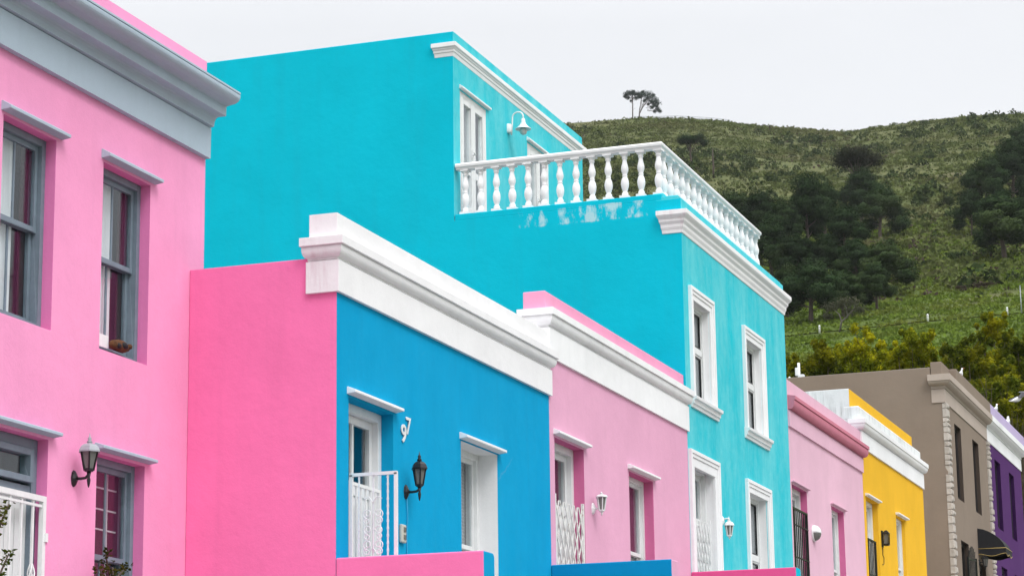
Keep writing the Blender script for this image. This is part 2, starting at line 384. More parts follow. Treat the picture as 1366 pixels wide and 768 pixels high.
def build_hill():
    rr = np.unique(np.concatenate([np.linspace(2, 250, 90), np.linspace(250, 266, 17), np.linspace(266, 840, 240), np.linspace(840, 1500, 40)]))
    aa = np.concatenate([np.linspace(-math.pi, -.75, 40)[:-1], np.linspace(-.75, -.10, 60)[:-1], np.linspace(-.38, -.36, 2)[:0], np.linspace(-.10, .02, 10)[:-1], np.linspace(.02, math.pi, 70)[:-1]])
    aa = np.unique(np.concatenate([aa, np.linspace(-.36, .0, 330)]))
    A, RR = np.meshgrid(aa, rr, indexing='ij')
    X = RR * np.sin(A); Y = RR * np.cos(A); Z = terrain(X, Y)
    nA, nR = A.shape
    v = np.stack([X, Y, Z], -1).reshape(-1, 3)
    faces = []
    for i in range(nA):
        i2 = (i + 1) % nA
        for j in range(nR - 1):
            faces.append((i * nR + j, i2 * nR + j, i2 * nR + j + 1, i * nR + j + 1))
    faces.append(tuple(i * nR for i in range(nA))[::-1])
    me = bpy.data.meshes.new('hillside'); me.from_pydata(v.tolist(), [], faces); me.materials.append(M['hill'])
    me.polygons.foreach_set('use_smooth', [True] * len(me.polygons))
    bm = bmesh.new(); bm.from_mesh(me); bmesh.ops.recalc_face_normals(bm, faces=bm.faces)
    if sum(f.normal.z for f in list(bm.faces)[:200]) < 0: bmesh.ops.reverse_faces(bm, faces=bm.faces)
    bm.to_mesh(me); bm.free()
    o = bpy.data.objects.new('hillside', me); COL.objects.link(o); o['kind'] = 'structure'
    # the track cut across the hill
    mb = MB(); az = np.linspace(-.36, .1, 160)
    pts = []
    for a in az:
        z = float(np.interp(a, QA, QT) * R_ROAD) + .06
        pts.append([(R_ROAD + w) * math.sin(a) * 1.0 for w in ()] or [((R_ROAD + w) * math.sin(a), (R_ROAD + w) * math.cos(a), z) for w in (-1.1, 1.3)])
    vs = [q for p in pts for q in p]; mb.add(vs, [(2 * i, 2 * i + 1, 2 * i + 3, 2 * i + 2) for i in range(len(pts) - 1)])
    t = mb.build('hill_track', ground('red_earth_track', (.16, .095, .06), (.11, .075, .045), .4)); t['kind'] = 'structure'
build_hill()

# street, pavements (sheets following the slope of the street)
def sheet(name, x0, x1, y0, y1, dz, mat, n=2, thick=0.0):
    mb = MB(); 
    vs = [(x0, y0, street_z(y0) + dz), (x1, y0, street_z(y0) + dz), (x1, y1, street_z(y1) + dz), (x0, y1, street_z(y1) + dz)]
    if thick: vs = vs + [(p[0], p[1], p[2] - thick) for p in vs]; mb.add(vs, [(0, 1, 2, 3), (7, 6, 5, 4), (0, 4, 5, 1), (1, 5, 6, 2), (2, 6, 7, 3), (3, 7, 4, 0)])
    else: mb.add(vs, [(0, 1, 2, 3)])
    o = mb.build(name, mat); o['kind'] = 'structure'; return o
sheet('street', -5.2, 4.5, -12, 72, 0.0, M['asphalt'])
sheet('pavement', -9.9, -5.2, -12, 72, .13, M['concrete'], thick=.3)
sheet('pavement', 4.5, 6.6, -12, 72, .13, M['concrete'], thick=.3)

# ------------------------------------------------------------------ house building kit
def wall_grid(mb, X, y0, y1, z0, z1, holes, depth, mi=0, rev=None):
    """street front at x=X with real openings and their reveals"""
    ys = sorted({y0, y1, *[h[0] for h in holes], *[h[1] for h in holes]}); zs = sorted({z0, z1, *[h[2] for h in holes], *[h[3] for h in holes]})
    for a, b in zip(ys, ys[1:]):
        for c, d in zip(zs, zs[1:]):
            if any(h[0] - 1e-6 <= a and b <= h[1] + 1e-6 and h[2] - 1e-6 <= c and d <= h[3] + 1e-6 for h in holes): continue
            mb.add([(X, a, c), (X, b, c), (X, b, d), (X, a, d)], [(0, 1, 2, 3)], mi)
    for i, h in enumerate(holes):
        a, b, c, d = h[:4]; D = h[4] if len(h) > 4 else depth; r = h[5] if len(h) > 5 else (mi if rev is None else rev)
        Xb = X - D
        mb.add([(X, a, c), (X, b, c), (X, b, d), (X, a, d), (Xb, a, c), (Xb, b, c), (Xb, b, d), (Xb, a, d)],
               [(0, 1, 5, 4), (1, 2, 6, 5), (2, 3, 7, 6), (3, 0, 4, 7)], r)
def shell(mb, xb, xf, y0, y1, z0, z1, side=0, back=0, top=0, right=None):
    """the other walls and the flat roof behind a street front"""
    mb.add([(xb, y0, z0), (xf, y0, z0), (xf, y0, z1), (xb, y0, z1)], [(0, 1, 2, 3)], side)
    mb.add([(xf, y1, z0), (xb, y1, z0), (xb, y1, z1), (xf, y1, z1)], [(0, 1, 2, 3)], side if right is None else right)
    mb.add([(xb, y1, z0), (xb, y0, z0), (xb, y0, z1), (xb, y1, z1)], [(0, 1, 2, 3)], back)
    mb.add([(xb, y0, z1), (xf, y0, z1), (xf, y1, z1), (xb, y1, z1)], [(0, 1, 2, 3)], top)
def cornice(house, name, xb, xf, y0, y1, prof, mat, wl=1.0, wr=1.0, wb=.6, bevel=.006):
    """mitred moulding: rectangles of growing projection stacked up"""
    mb = MB(); rings = []
    for p, z in prof: rings.append([(xb - p * wb, y0 - p * wl, z), (xf + p, y0 - p * wl, z), (xf + p, y1 + p * wr, z), (xb - p * wb, y1 + p * wr, z)])
    mb.loft(rings); return mb.build(name, mat, house, bevel)
def arc(p0, z0, p1, z1, n=5, kind='ovolo'):
    out = []
    for i in range(n + 1):
        t = i / n * math.pi / 2
        if kind == 'cove': out.append((p0 + (p1 - p0) * (1 - math.cos(t)), z0 + (z1 - z0) * math.sin(t)))
        else: out.append((p0 + (p1 - p0) * math.sin(t), z0 + (z1 - z0) * (1 - math.cos(t))))
    return out
def hood(house, X, y0, y1, zb, zt, mat, p=.075):
    mb = MB(); mb.prism([(X - .04, zb), (X + p, zb + .015), (X + p, zb + .04), (X + .01, zt), (X - .04, zt)], 'y', y0, y1)
    return mb.build('hood', mat, house, .004)
def frame_ring(mb, x0, x1, y0, y1, z0, z1, w, wb=None, wt=None):
    wb = w if wb is None else wb; wt = w if wt is None else wt
    mb.box(x0, x1, y0, y0 + w, z0, z1); mb.box(x0, x1, y1 - w, y1, z0, z1)
    if wt: mb.box(x0, x1, y0 + w, y1 - w, z1 - wt, z1)
    if wb: mb.box(x0, x1, y0 + w, y1 - w, z0, z0 + wb)
def sash_window(house, X, y0, y1, z0, z1, rail, mat, curtains=(), muntin=True, fw_=.06, label=None):
    """box frame in the opening, two sliding sashes each with one glazing bar; X is the face of the frame"""
    f = MB(); frame_ring(f, X - .12, X, y0, y1, z0, z1, fw_, .05, .06)
    fr = f.build('window', mat, house, .004)
    if label: fr['label'] = label
    a, b = y0 + fw_, y1 - fw_; st = .045
    for nm, c, d, xo in (('upper_sash', rail - .02, z1 - .06, -.035), ('lower_sash', z0 + .05, rail + .025, -.075)):
        m = MB(); frame_ring(m, X + xo - .032, X + xo, a, b, c, d, st)
        if muntin: m.box(X + xo - .024, X + xo - .008, (a + b) / 2 - .012, (a + b) / 2 + .012, c + st, d - st)
        s = m.build('sash', mat, fr, .003)
        g = MB(); g.box(X + xo - .019, X + xo - .013, a + st * .8, b - st * .8, c + st * .8, d - st * .8); g.build('glass', M['glass'], fr)
    drapes(fr, X - .128, a, b, z0, z1, curtains); return fr
def drapes(parent, X, a, b, z0, z1, curtains):
    m = MB(); m.box(X - .17, X - .15, a - .2, b + .55, z0 - .05, z1 + .05); m.build('room_shade_board', M['dark'], parent)  # added dark board standing in for the unlit room behind the glass
    for kind, f0, f1 in curtains:
        ya, yb = a + (b - a) * f0, a + (b - a) * f1; m = MB()
        if kind == 'blind':
            n = int((z1 - z0) / .05)
            for i in range(n):
                z = z0 + .03 + i * .05; m.add([(X - .012, ya, z), (X - .012, yb, z), (X + .012, yb, z + .045), (X + .012, ya, z + .045)], [(0, 1, 2, 3)])
            m.build('blind', M['blind'], parent, weld=False); continue
        n = 28; vs = []
        for i in range(n + 1):
            t = i / n; x = X + .010 * math.sin(t * 26 + ya * 7) + .005 * math.sin(t * 61)
            vs += [(x, ya + (yb - ya) * t, z0 + .02), (x * .5 + X * .5, ya + (yb - ya) * t, z1 - .03)]
        m.add(vs, [(2 * i, 2 * i + 2, 2 * i + 3, 2 * i + 1) for i in range(n)], 0, True)
        m.build('curtain', M[kind], parent, weld=False)
def casement(house, X, y0, y1, z0, z1, rail, mat, curtains=(('blind', 0, 1),), w=.05):
    f = MB(); frame_ring(f, X - .08, X, y0, y1, z0, z1, w); f.box(X - .07, X - .01, y0 + w, y1 - w, rail - .04, rail + .04)
    fr = f.build('window', mat, house, .005)
    for c, d in ((z0 + w, rail - .04), (rail + .04, z1 - w)):
        g = MB(); frame_ring(g, X - .05, X - .025, y0 + w, y1 - w, c, d, .025); g.build('sash', mat, fr, .003)
        g = MB(); frame_ring(g, X - .046, X - .022, y0 + w + .026, y1 - w - .026, c + .026, d - .026, .016); g.build('gasket', M['black'], fr)
        g = MB(); g.box(X - .043, X - .037, y0 + w + .02, y1 - w - .02, c + .02, d - .02); g.build('glass', M['glass'], fr)
    drapes(fr, X - .14, y0 + w, y1 - w, z0, z1, curtains); return fr
def door(house, X, y0, y1, z0, z1, zsplit, mat, panes=2, fw_=.08, curtains=(), leafmat=None):
    """frame, leaf with glazed upper half and boarded lower half"""
    f = MB(); frame_ring(f, X - .1, X, y0, y1, z0, z1, fw_, 0)
    fr = f.build('door', mat, house, .005)
    a, b = y0 + fw_, y1 - fw_; l = MB(); xs = X - .06; lm = leafmat or mat
    frame_ring(l, xs - .04, xs, a, b, z0 + .01, z1 - fw_, .075, .12, .075)
    l.box(xs - .04, xs, a + .075, b - .075, zsplit - .05, zsplit + .05)
    l.box(xs - .03, xs - .012, a + .075, b - .075, z0 + .13, zsplit - .05)
    k = 5
    for i in range(1, k): y = a + .075 + (b - a - .15) * i / k; l.box(xs - .012, xs - .006, y - .006, y + .006, z0 + .13, zsplit - .05)
    for i in range(1, panes): y = a + .075 + (b - a - .15) * i / panes; l.box(xs - .035, xs - .005, y - .02, y + .02, zsplit + .05, z1 - fw_ - .075)
    l.build('leaf', lm, fr, .004)
    g = MB(); g.box(xs - .024, xs - .018, a + .06, b - .06, zsplit + .04, z1 - fw_ - .06); g.build('glass', M['glass'], fr)
    drapes(fr, X - .2, a, b, zsplit, z1 - fw_, curtains); return fr
def trellis(house, X, y0, y1, z0, z1, mat, n=7, rows=None, label=None):
    """folding lattice gate"""
    rows = rows or max(3, int((z1 - z0) / .27)); m = MB(); dy = (y1 - y0) / n; dz = (z1 - z0) / rows
    for i in range(n):
        for j in range(rows):
            ya, yb, za, zb = y0 + i * dy, y0 + (i + 1) * dy, z0 + j * dz, z0 + (j + 1) * dz
            m.bar((X, ya, za), (X, yb, zb), .022, .008); m.bar((X + .012, yb, za), (X + .012, ya, zb), .022, .008)
    for y in (y0, y1): m.bar((X + .005, y, z0), (X + .005, y, z1 + .06), .035, .03)
    for i in range(1, n): m.bar((X - .008, y0 + i * dy, z0), (X - .008, y0 + i * dy, z1), .016, .01)
    o = m.build('security_gate', mat, house, weld=False)
    if label: o['label'] = label
    return o
def bar_gate(house, X, y0, y1, z0, z1, mat, n=6, rails=(), w=.018, label=None, fwid=.03):
    m = MB(); frame_ring(m, X - .015, X + .015, y0, y1, z0, z1, fwid)
    for i in range(1, n): y = y0 + (y1 - y0) * i / n; m.bar((X, y, z0 + fwid), (X, y, z1 - fwid), w)
    for z in rails: m.bar((X + .012, y0 + .02, z), (X + .012, y1 - .02, z), .012, .03)
    o = m.build('security_gate', mat, house, weld=False)
    if label: o['label'] = label
    return o
def architrave(house, X, y0, y1, z0, z1, w, mat):
    """stepped plaster surround round three sides of an opening; y0..z1 are its outer edges"""
    m = MB()
    steps = [(0, .05), (.05, .038), (.10, .026)]
    for k, (ins, p) in enumerate(steps):
        e = steps[k + 1][0] if k + 1 < len(steps) else w
        a, b, t = y0 + ins, y1 - ins, z1 - ins; a2, b2, t2 = y0 + e, y1 - e, z1 - e
        m.box(X - .02, X + p, a, a2, z0, t2); m.box(X - .02, X + p, b2, b, z0, t2); m.box(X - .02, X + p, a, b, t2, t)
    return m.build('surround', mat, house, .004, weld=False)
def sill(house, X, y0, y1, zb, zt, mat):
    h = zt - zb; m = MB()
    m.prism([(X - .02, zb), (X + .025, zb), (X + .03, zb + h * .25), (X + .05, zb + h * .3), (X + .055, zb + h * .6), (X + .085, zb + h * .68), (X + .09, zt - .01), (X - .02, zt)], 'y', y0, y1)
    return m.build('sill', mat, house, .003)
FL = -8.4
HG = 'painted terrace houses along the street'

# ------------------------------------------------------------------ 1 pink house with blue-grey trim (set back)
def pink_house():
    X = -9.85; base = (X, 14.0, street_z(14))
    h = thing('terrace_house', base, 'two storey pink house with blue grey cornice, hoods and sash windows, nearest in the row', 'house', HG)
    zb = -1.6; ups = [(13.2, 14.02, 3.9, 5.485), (15.81, 16.62, 3.9, 5.485), (17.40, 18.235, 3.895, 5.505)]
    lows = [(13.2, 14.02, 1.42, 3.01), (15.60, 16.63, .62, 3.015), (17.41, 18.235, 1.42, 3.015)]
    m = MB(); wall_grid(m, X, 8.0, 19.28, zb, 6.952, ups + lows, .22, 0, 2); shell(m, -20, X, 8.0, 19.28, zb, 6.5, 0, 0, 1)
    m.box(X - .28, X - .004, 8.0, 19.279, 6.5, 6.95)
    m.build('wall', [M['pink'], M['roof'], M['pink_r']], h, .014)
    pr = [(.055, 6.01), (.058, 6.298), (.04, 6.300), (.04, 6.306), (.085, 6.312), (.088, 6.33), (.093, 6.36), (.106, 6.388), (.125, 6.399), (.209, 6.40), (.211, 6.489), (.235, 6.497)]
    pr += arc(.262, 6.502, .353, 6.566, 6) + [(.353, 6.583), (.345, 6.584), (.345, 6.590), (.356, 6.591), (.356, 6.61), (.0, 6.66)]
    cornice(h, 'cornice', X - .1, X, 8.0, 19.277, pr, M['greytrim'], 0, 0, 0, .002)
    for a, b, c, d in ups: hood(h, X, a - .04, b + .09, d + .02, d + .105, M['greytrim'], .085)
    for a, b, c, d in lows: hood(h, X, a - .04, b + .085, d + .02, d + .085, M['greytrim'], .085)
    xw = X - .095
    for i, (a, b, c, d) in enumerate(ups):
        sash_window(h, xw, a, b, c, d, 4.72, M['gwood'], (('net', 0, .7), ('maroon', .82, 1)))
    for a, b, c, d in (lows[0], lows[2]):
        fr = sash_window(h, xw, a, b, c, d, 2.19, M['gwood'], (('net', 0, .3),))
        g = MB()
        for z in (2.45, 2.62, 2.8): g.bar((xw - .14, a + .07, z), (xw - .14, b - .07, z), .012)
        for k in range(1, 4): y = a + (b - a) * k / 4; g.bar((xw - .15, y, c + .1), (xw - .15, y, d - .08), .012)
        g.build('burglar_bar', M['wmetal'], fr, weld=False)
    a, b, c, d = lows[1]
    f = MB(); frame_ring(f, xw - .1, xw, a, b, c, d, .08, 0); f.box(xw - .09, xw - .01, a + .08, b - .08, 2.55, 2.64)
    fr = f.build('door', M['gwood'], h, .005)
    f = MB(); frame_ring(f, xw - .07, xw + .03, a + .1, b - .1, 2.66, d - .09, .05); tl = f.build('transom_window', M['gwood'], fr, .004)
    f = MB(); f.box(xw - .03, xw - .024, a + .12, b - .12, 2.69, d - .12); f.build('glass', M['glass'], fr)
    f = MB(); f.box(xw - .1, xw - .04, a + .08, b - .08, c, 2.55)
    for k in range(1, 6): y = a + .08 + (b - a - .16) * k / 6; f.box(xw - .04, xw - .03, y - .035, y + .035, c + .1, 2.45)
    f.build('leaf', M['wwood'], fr, .004)
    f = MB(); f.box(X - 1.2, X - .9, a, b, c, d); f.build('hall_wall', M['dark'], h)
    # white gate across the door with twisted basket bars
    gx = X - .02; g = MB(); frame_ring(g, gx - .02, gx + .02, a - .03, b - .0, c + .05, 2.56, .045)
    g.box(gx - .012, gx + .012, a, b - .05, 2.47, 2.49)
    n = 6
    for k in range(1, n):
        y = a + (b - a) * k / n; g.bar((gx, y, c + .1), (gx, y, 2.52), .018)
        if k in (2, 5):
            for q in range(4):
                ph = q * math.pi / 2
                g.tube([(gx + .03 * math.sin(math.pi * t) * math.cos(ph + 3 * t), y + .03 * math.sin(math.pi * t) * math.sin(ph + 3 * t), 1.78 + .26 * t) for t in [i / 8 for i in range(9)]], .006, 5)
    g.box(gx - .03, gx + .035, b - .02, b + .015, 2.2, 2.27)
    g.build('security_gate', M['wmetal'], h, weld=False)
    m = MB(); m.box(X + .001, X + 1.4, 8.0, 18.99, -1.2, .6); m.build('stoep', M['concrete'], h, .01)
    return h
pink_house()

# ------------------------------------------------------------------ 2 blue house, number 97
def blue_house():
    y0, y1 = 19.005, 24.783; base = (FL, 22, street_z(22))
    h = thing('terrace_house', base, 'single storey bright blue house with white cornice, deep pink side wall and house number 97', 'house', HG)
    zb = -1.0; zf = 1.35; DO = (19.275, 20.30, zf, 3.68); WI = (22.05, 23.095, 1.75, 3.69, .30, 3)
    m = MB(); wall_grid(m, FL, y0, y1, zb, 4.905, [DO, WI], .22, 0)
    xb = -18.0
    P = [(FL, y0), (-9.85, y0), (-9.85, 19.286), (xb, 19.286), (xb, y1), (FL, y1)]
    for (a, b), (c, d), mi in zip(P, P[1:], (1, 1, 1, 0, 0)):
        m.add([(a, b, zb), (c, d, zb), (c, d, 4.905), (a, b, 4.905)], [(0, 1, 2, 3)], mi)
    m.add([(p[0], p[1], 4.905) for p in P], [tuple(range(6))], 2)
    m.build('wall', [M['blue'], M['hot'], M['roof'], M['white']], h, .012)
    pr = [(.034, 4.577), (.034, 4.862), (.010, 4.864), (.010, 4.872), (.02, 4.874), (.02, 4.89)] + arc(.028, 4.894, .078, 4.975, 6, 'ovolo') + [(.078, 4.984), (.07, 4.985), (.07, 4.99), (.098, 4.995), (.098, 5.071), (.004, 5.082), (.004, 5.298)]
    cornice(h, 'cornice', -8.665, FL, y0, y1, pr, M['whites'], 1, 1, .6, .003)
    hood(h, FL, 19.235, 20.37, 3.70, 3.77, M['white'], .085); hood(h, FL, 22.01, 23.165, 3.70, 3.77, M['white'], .085)
    door(h, FL - .117, 19.275, 20.30, zf, 3.68, 2.93, M['wwood'], 2, curtains=())
    fr = sash_window(h, FL - .205, 22.05, 23.095, 1.75, 3.69, 2.72, M['wwood'], (('lace', 0, 1),), muntin=False)
    # inner gate, closed in the doorway; its top slopes level along the street
    gx = FL - .03; g = MB(); frame_ring(g, gx - .012, gx + .012, 19.30, 20.05, zf + .05, 2.95, .03)
    for k in range(1, 7): y = 19.30 + .75 * k / 7; g.bar((gx, y, zf + .08), (gx, y, 2.93), .016)
    g.build('security_gate', M['wmetal'], h, weld=False)
    # outer leaf standing open, square to the front
    Y = 19.31; g = MB(); xa, xb_ = FL + .01, FL + .435; za, zt = zf + .1, 2.99
    for x in (xa, xb_): g.bar((x, Y, za), (x, Y, zt), .028)
    for z in (za, zt): g.bar((xa - .012, Y, z), (xb_ + .012, Y, z), .028)
    w = xb_ - xa
    for f in (.18, .5, .82):
        x = xa + w * f
        g.bar((x, Y, za), (x, Y, zt), .012)
        for k in range(24):
            z = za + (zt - za) * (k + .5) / 24; g.box(x - .0075, x + .0075, Y - .0075, Y + .0075, z - .012, z + .012)
    def curl(cx, cz, r, sx, sz, turns=1.3):
        pts = []
        for i in range(22):
            t = i / 21; a = -math.pi / 2 + t * turns * 2 * math.pi; q = r * (1 - .72 * t)
            pts.append((cx + sx * q * math.cos(a), Y - .012, cz + sz * q * math.sin(a)))
        g.tube(pts, .0048, 6)
    cx = xa + w * .5
    for z, r in ((2.64, .046), (2.50, .042), (2.37, .046)):
        for s in (-1, 1): curl(cx + s * (r + .006), z, r, s, 1); curl(cx + s * (r + .012), z - .06, r * .75, s, -1)
    for s in (-1, 1):
        g.tube([(cx, Y - .012, 2.74), (cx + s * .04, Y - .012, 2.79), (cx + s * .085, Y - .012, 2.77)], .0048, 6)
        g.tube([(cx, Y - .012, 2.34), (cx + s * .05, Y - .012, 2.28), (cx + s * .02, Y - .012, 2.24)], .0048, 6)
    g.build('gate_leaf', M['wmetal'], h, weld=False)['label'] = 'white scrollwork gate leaf standing open'
    # house number
    for ch, (ya, yb, za, zt) in (('9', (20.470, 20.592, 3.452, 3.624)), ('7', (20.590, 20.705, 3.540, 3.705))):
        cu = bpy.data.curves.new('digit', 'FONT'); cu.body = ch; cu.extrude = .012; cu.bevel_depth = .004; cu.offset = .008
        t = bpy.data.objects.new('t', cu); COL.objects.link(t); dg = bpy.context.evaluated_depsgraph_get(); dg.update()
        me = bpy.data.meshes.new_from_object(t.evaluated_get(dg)); bpy.data.objects.remove(t)
        vs = [v.co.copy() for v in me.vertices]; x0 = min(v.x for v in vs); x1 = max(v.x for v in vs); q0 = min(v.y for v in vs); q1 = max(v.y for v in vs)
        off = Vector(h.location)
        for v, c in zip(me.vertices, vs):
            v.co = Vector((FL + .010 + c.z * .3, ya + (c.x - x0) / (x1 - x0) * (yb - ya), za + (c.y - q0) / (q1 - q0) * (zt - za))) - off
        me.materials.clear(); me.materials.append(M['wwood'])
        o = bpy.data.objects.new('house_number', me); COL.objects.link(o); o.parent = h; o['label'] = 'white house number digit ' + ch
    m = MB(); m.box(FL + .002, -7.1, y0 + .28, y1 + .2, -.4, zf); m.build('stoep', M['concrete'], h, .01)
    # cable from the lantern down the wall
    m = MB(); m.tube([(FL + .01, 20.60, 2.97), (FL + .012, 20.615, 2.8), (FL + .008, 20.61, 2.5), (FL + .01, 20.62, 2.1), (FL + .01, 20.615, 1.6)], .005, 6); m.build('cable', M['cable'], h)
    return h
blue_house()

# ------------------------------------------------------------------ 3 rose house
def rose_house():
    y0, y1 = 24.787, 30.460; base = (FL, 27.6, street_z(27.6))
    h = thing('terrace_house', base, 'single storey dusty rose house between the blue and cyan houses, pink parapet over white cornice', 'house', HG)
    zb = -.4; zf = 1.9; DO = (24.95, 25.995, zf, 4.145); WI = (27.765, 28.80, 2.3, 4.13)
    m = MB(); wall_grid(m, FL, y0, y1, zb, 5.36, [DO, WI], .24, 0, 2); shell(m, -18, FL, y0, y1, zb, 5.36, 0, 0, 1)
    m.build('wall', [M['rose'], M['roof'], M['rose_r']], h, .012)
    pr = [(.028, 5.012), (.028, 5.345), (.005, 5.347), (.005, 5.355), (.014, 5.357), (.014, 5.368)] + arc(.026, 5.372, .076, 5.462, 6) + [(.076, 5.47), (.07, 5.471), (.07, 5.476), (.096, 5.48), (.096, 5.556), (-.02, 5.565)]
    cornice(h, 'cornice', -8.675, FL, y0, y1, pr, M['white'], 1, 1, .6, .003)
    m = MB(); m.box(-8.69, FL - .028, y0 + .004, y1 - .004, 5.55, 5.770); m.build('parapet', plaster('parapet_pink_plaster', (.79, .33, .50), dirt=.12), h, .01)
    hood(h, FL, 24.915, 26.085, 4.165, 4.235, M['white'], .08); hood(h, FL, 27.71, 28.885, 4.15, 4.215, M['white'], .08)
    door(h, FL - .125, 24.95, 25.995, zf, 4.145, 3.42, M['wwood'], 2, curtains=(('maroon', .75, 1), ))
    trellis(h, FL - .02, 24.965, 25.96, zf + .05, 3.46, M['wrust'], 6, None, 'rusty white folding lattice gate')
    sash_window(h, FL - .125, 27.765, 28.80, 2.3, 4.13, 3.20, M['wwood'], (('maroon', .1, 1), ('net', .0, .3)), muntin=False)
    m = MB(); m.box(FL + .002, -7.1, y0 + .23, y1, 0, zf); m.build('stoep', M['concrete'], h, .01)
    return h
rose_house()

# ------------------------------------------------------------------ 4 cyan house with roof terrace
def baluster_mesh():
    p = [(.062, 0), (.062, .035), (.05, .04), (.055, .055), (.05, .075), (.036, .09), (.036, .1), (.045, .115), (.062, .17), (.066, .21), (.060, .25), (.046, .285), (.034, .30), (.042, .31), (.042, .32), (.034, .335), (.045, .36), (.058, .395), (.060, .425), (.052, .46), (.040, .50), (.034, .535), (.033, .55), (.045, .56), (.045, .575), (.038, .582), (.052, .60), (.058, .615), (.058, .64)]
    mb = MB(); mb.lathe([(r * .86, z) for r, z in p], n=14)
    mb.box(-.066, .066, -.066, .066, -.002, .03)
    mb.box(-.062, .062, -.062, .062, .618, .645)
    return mb
def cyan_house():
    y0, y1 = 30.464, 36.37; X = FL; base = (FL, 33.4, street_z(33.4)); U = -11.68
    h = thing('terrace_house', base, 'tall cyan three level house with balustraded roof terrace and stepped white window surrounds', 'house', HG)
    zb = .2; zf = 2.5
    holes = [(30.88, 31.74, 5.54, 6.87), (33.78, 34.68, 5.54, 6.87), (30.70, 31.75, zf, 4.61), (33.68, 34.75, 2.9, 4.60)]
    m = MB(); wall_grid(m, X, y0, y1, zb, 8.20, holes, .24, 1, 3)
    shell(m, -20, X, y0, y1, zb, 8.20, 0, 0, 2)
    m.build('wall', [M['cyan'], M['cyanf'], M['roof'], M['white']], h, .012)
    # set back upper floor
    uh = [(30.74, 31.795, 8.30, 10.17), (33.63, 34.62, 8.30, 10.17)]
    m = MB(); wall_grid(m, U, y0, y1, 8.19, 10.975, uh, .2, 1, 3); shell(m, -20, U, y0, y1, 8.19, 10.975, 0, 0, 2)
    m.build('upper_floor', [M['cyan'], M['cyanf'], M['roof'], M['white']], h, .012)
    cornice(h, 'upper_cornice', -11.955, U, y0, y1, [(.004, 10.605), (.012, 10.66), (.024, 10.668), (.026, 10.70), (.038, 10.712), (.04, 10.725), (.062, 10.74), (.062, 10.80), (.0, 10.82)], M['white'], 1, 1, .6, .003)
    pr = [(.004, 7.718), (.012, 7.722), (.018, 7.765), (.022, 7.772), (.034, 7.80), (.037, 7.838), (.042, 7.846), (.062, 7.875), (.064, 7.905), (.070, 7.915), (.094, 7.94), (.108, 7.962), (.108, 8.022), (.0, 8.035)]
    cornice(h, 'cornice', -8.66, X, y0, y1, pr, M['whites'], 1, 1, .6, .003)
    m = MB()
    m.box(-8.75, X - .035, y0 + .001, y1 - .001, 8.02, 8.248, 1)
    m.box(-8.79, -8.64, y0 + .004, 36.0, 8.2, 8.296, 1)
    m.box(U + .01, -8.66, y0 - .0, y0 + .24, 8.19, 8.288, 0)
    m.build('parapet', [M['cyan'], M['cyanf']], h, .012)
    # balustrade: rails and balusters
    rl = MB(); prof = [(-.055, 8.935), (.06, 8.935), (.065, 8.955), (.085, 8.97), (.09, 9.0), (.075, 9.022), (-.075, 9.026), (-.09, 9.0), (-.085, 8.97), (-.065, 8.955)]
    yc, xc, ye = y0 + .085, -8.725, 36.05
    ring = lambda pts: pts
    r0 = [(U + .02, yc - p, z) for p, z in prof]; r1 = [(xc + p, yc - p, z) for p, z in prof]; r2 = [(xc + p, ye, z) for p, z in prof]
    rl.loft([r0, r1, r2]); ra = rl.build('balustrade', M['white'], h, .003)
    bmesh_ = baluster_mesh(); proto = None
    spots = [(U + .14 + i * .2335, yc) for i in range(12)] + [(xc, yc + .005)] + [(xc, yc + .27 + i * .305) for i in range(18)]
    for i, (x, y) in enumerate(spots):
        if proto is None: proto = bmesh_.build('baluster', M['white'], ra, local=True); b = proto
        else: b = proto.copy(); COL.objects.link(b); b.parent = ra
        b.location = Vector((x, y, 8.293)) - Vector(h.location); k_ = rng.uniform(.96, 1.03); b.scale = (k_, k_, 1); b.rotation_euler = (rng.uniform(-.008, .008), rng.uniform(-.008, .008), rng.uniform(-.06, .06))
    # terrace doors: white glazed leaves
    for a, b, c, d in uh:
        f = MB(); frame_ring(f, U - .09, U - .015, a, b, c, d, .06, .05); fr = f.build('door', M['wwood'], h, .004)
        mid = (a + b) / 2
        for p, q in ((a + .06, mid), (mid, b - .06)):
            l = MB(); frame_ring(l, U - .07, U - .005, p + .004, q - .004, c + .05, d - .065, .085, .18, .085); l.box(U - .06, U - .015, p + .08, q - .08, 9.02, 9.12)
            l.build('leaf', M['wwood'], fr, .004)
            g = MB(); g.box(U - .042, U - .036, p + .07, q - .07, c + .2, d - .13); g.build('glass', M['glass'], fr)
        g = MB(); g.box(U - .006, U + .012, mid - .075, mid - .03, 9.22, 9.42); g.tube([(U + .01, mid - .05, 9.34), (U + .055, mid - .05, 9.345), (U + .06, mid - .17, 9.35)], .012, 8); g.build('handle', M['wmetal'], fr)
        drapes(fr, U - .14, a + .06, b - .06, c, d, (('net', 0, 1),))
        hood(h, U, a - .035, b + .12, d + .02, d + .085, M['white'], .05)
    # stepped surrounds
    for (a, b, t, oy0, oy1) in ((30.71, 31.92, 7.045, 0, 0), (33.60, 34.86, 7.045, 0, 0)):
        architrave(h, X, a, b, 5.53, t, .175, M['white']); sill(h, X, a - .025, b + .15, 5.38, 5.537, M['white'])
    architrave(h, X, 30.475, 31.965, 2.5, 4.788, .22, M['white']); architrave(h, X, 33.50, 34.945, 2.9, 4.775, .18, M['white']); sill(h, X, 33.48, 35.05, 2.76, 2.905, M['white'])
    xf = X - .085
    casement(h, xf, 30.88, 31.74, 5.54, 6.87, 6.265, M['wwood']); casement(h, xf, 33.78, 34.68, 5.54, 6.87, 6.265, M['wwood'])
    casement(h, xf - .03, 33.68, 34.75, 2.9, 4.60, 3.72, M['wwood'])
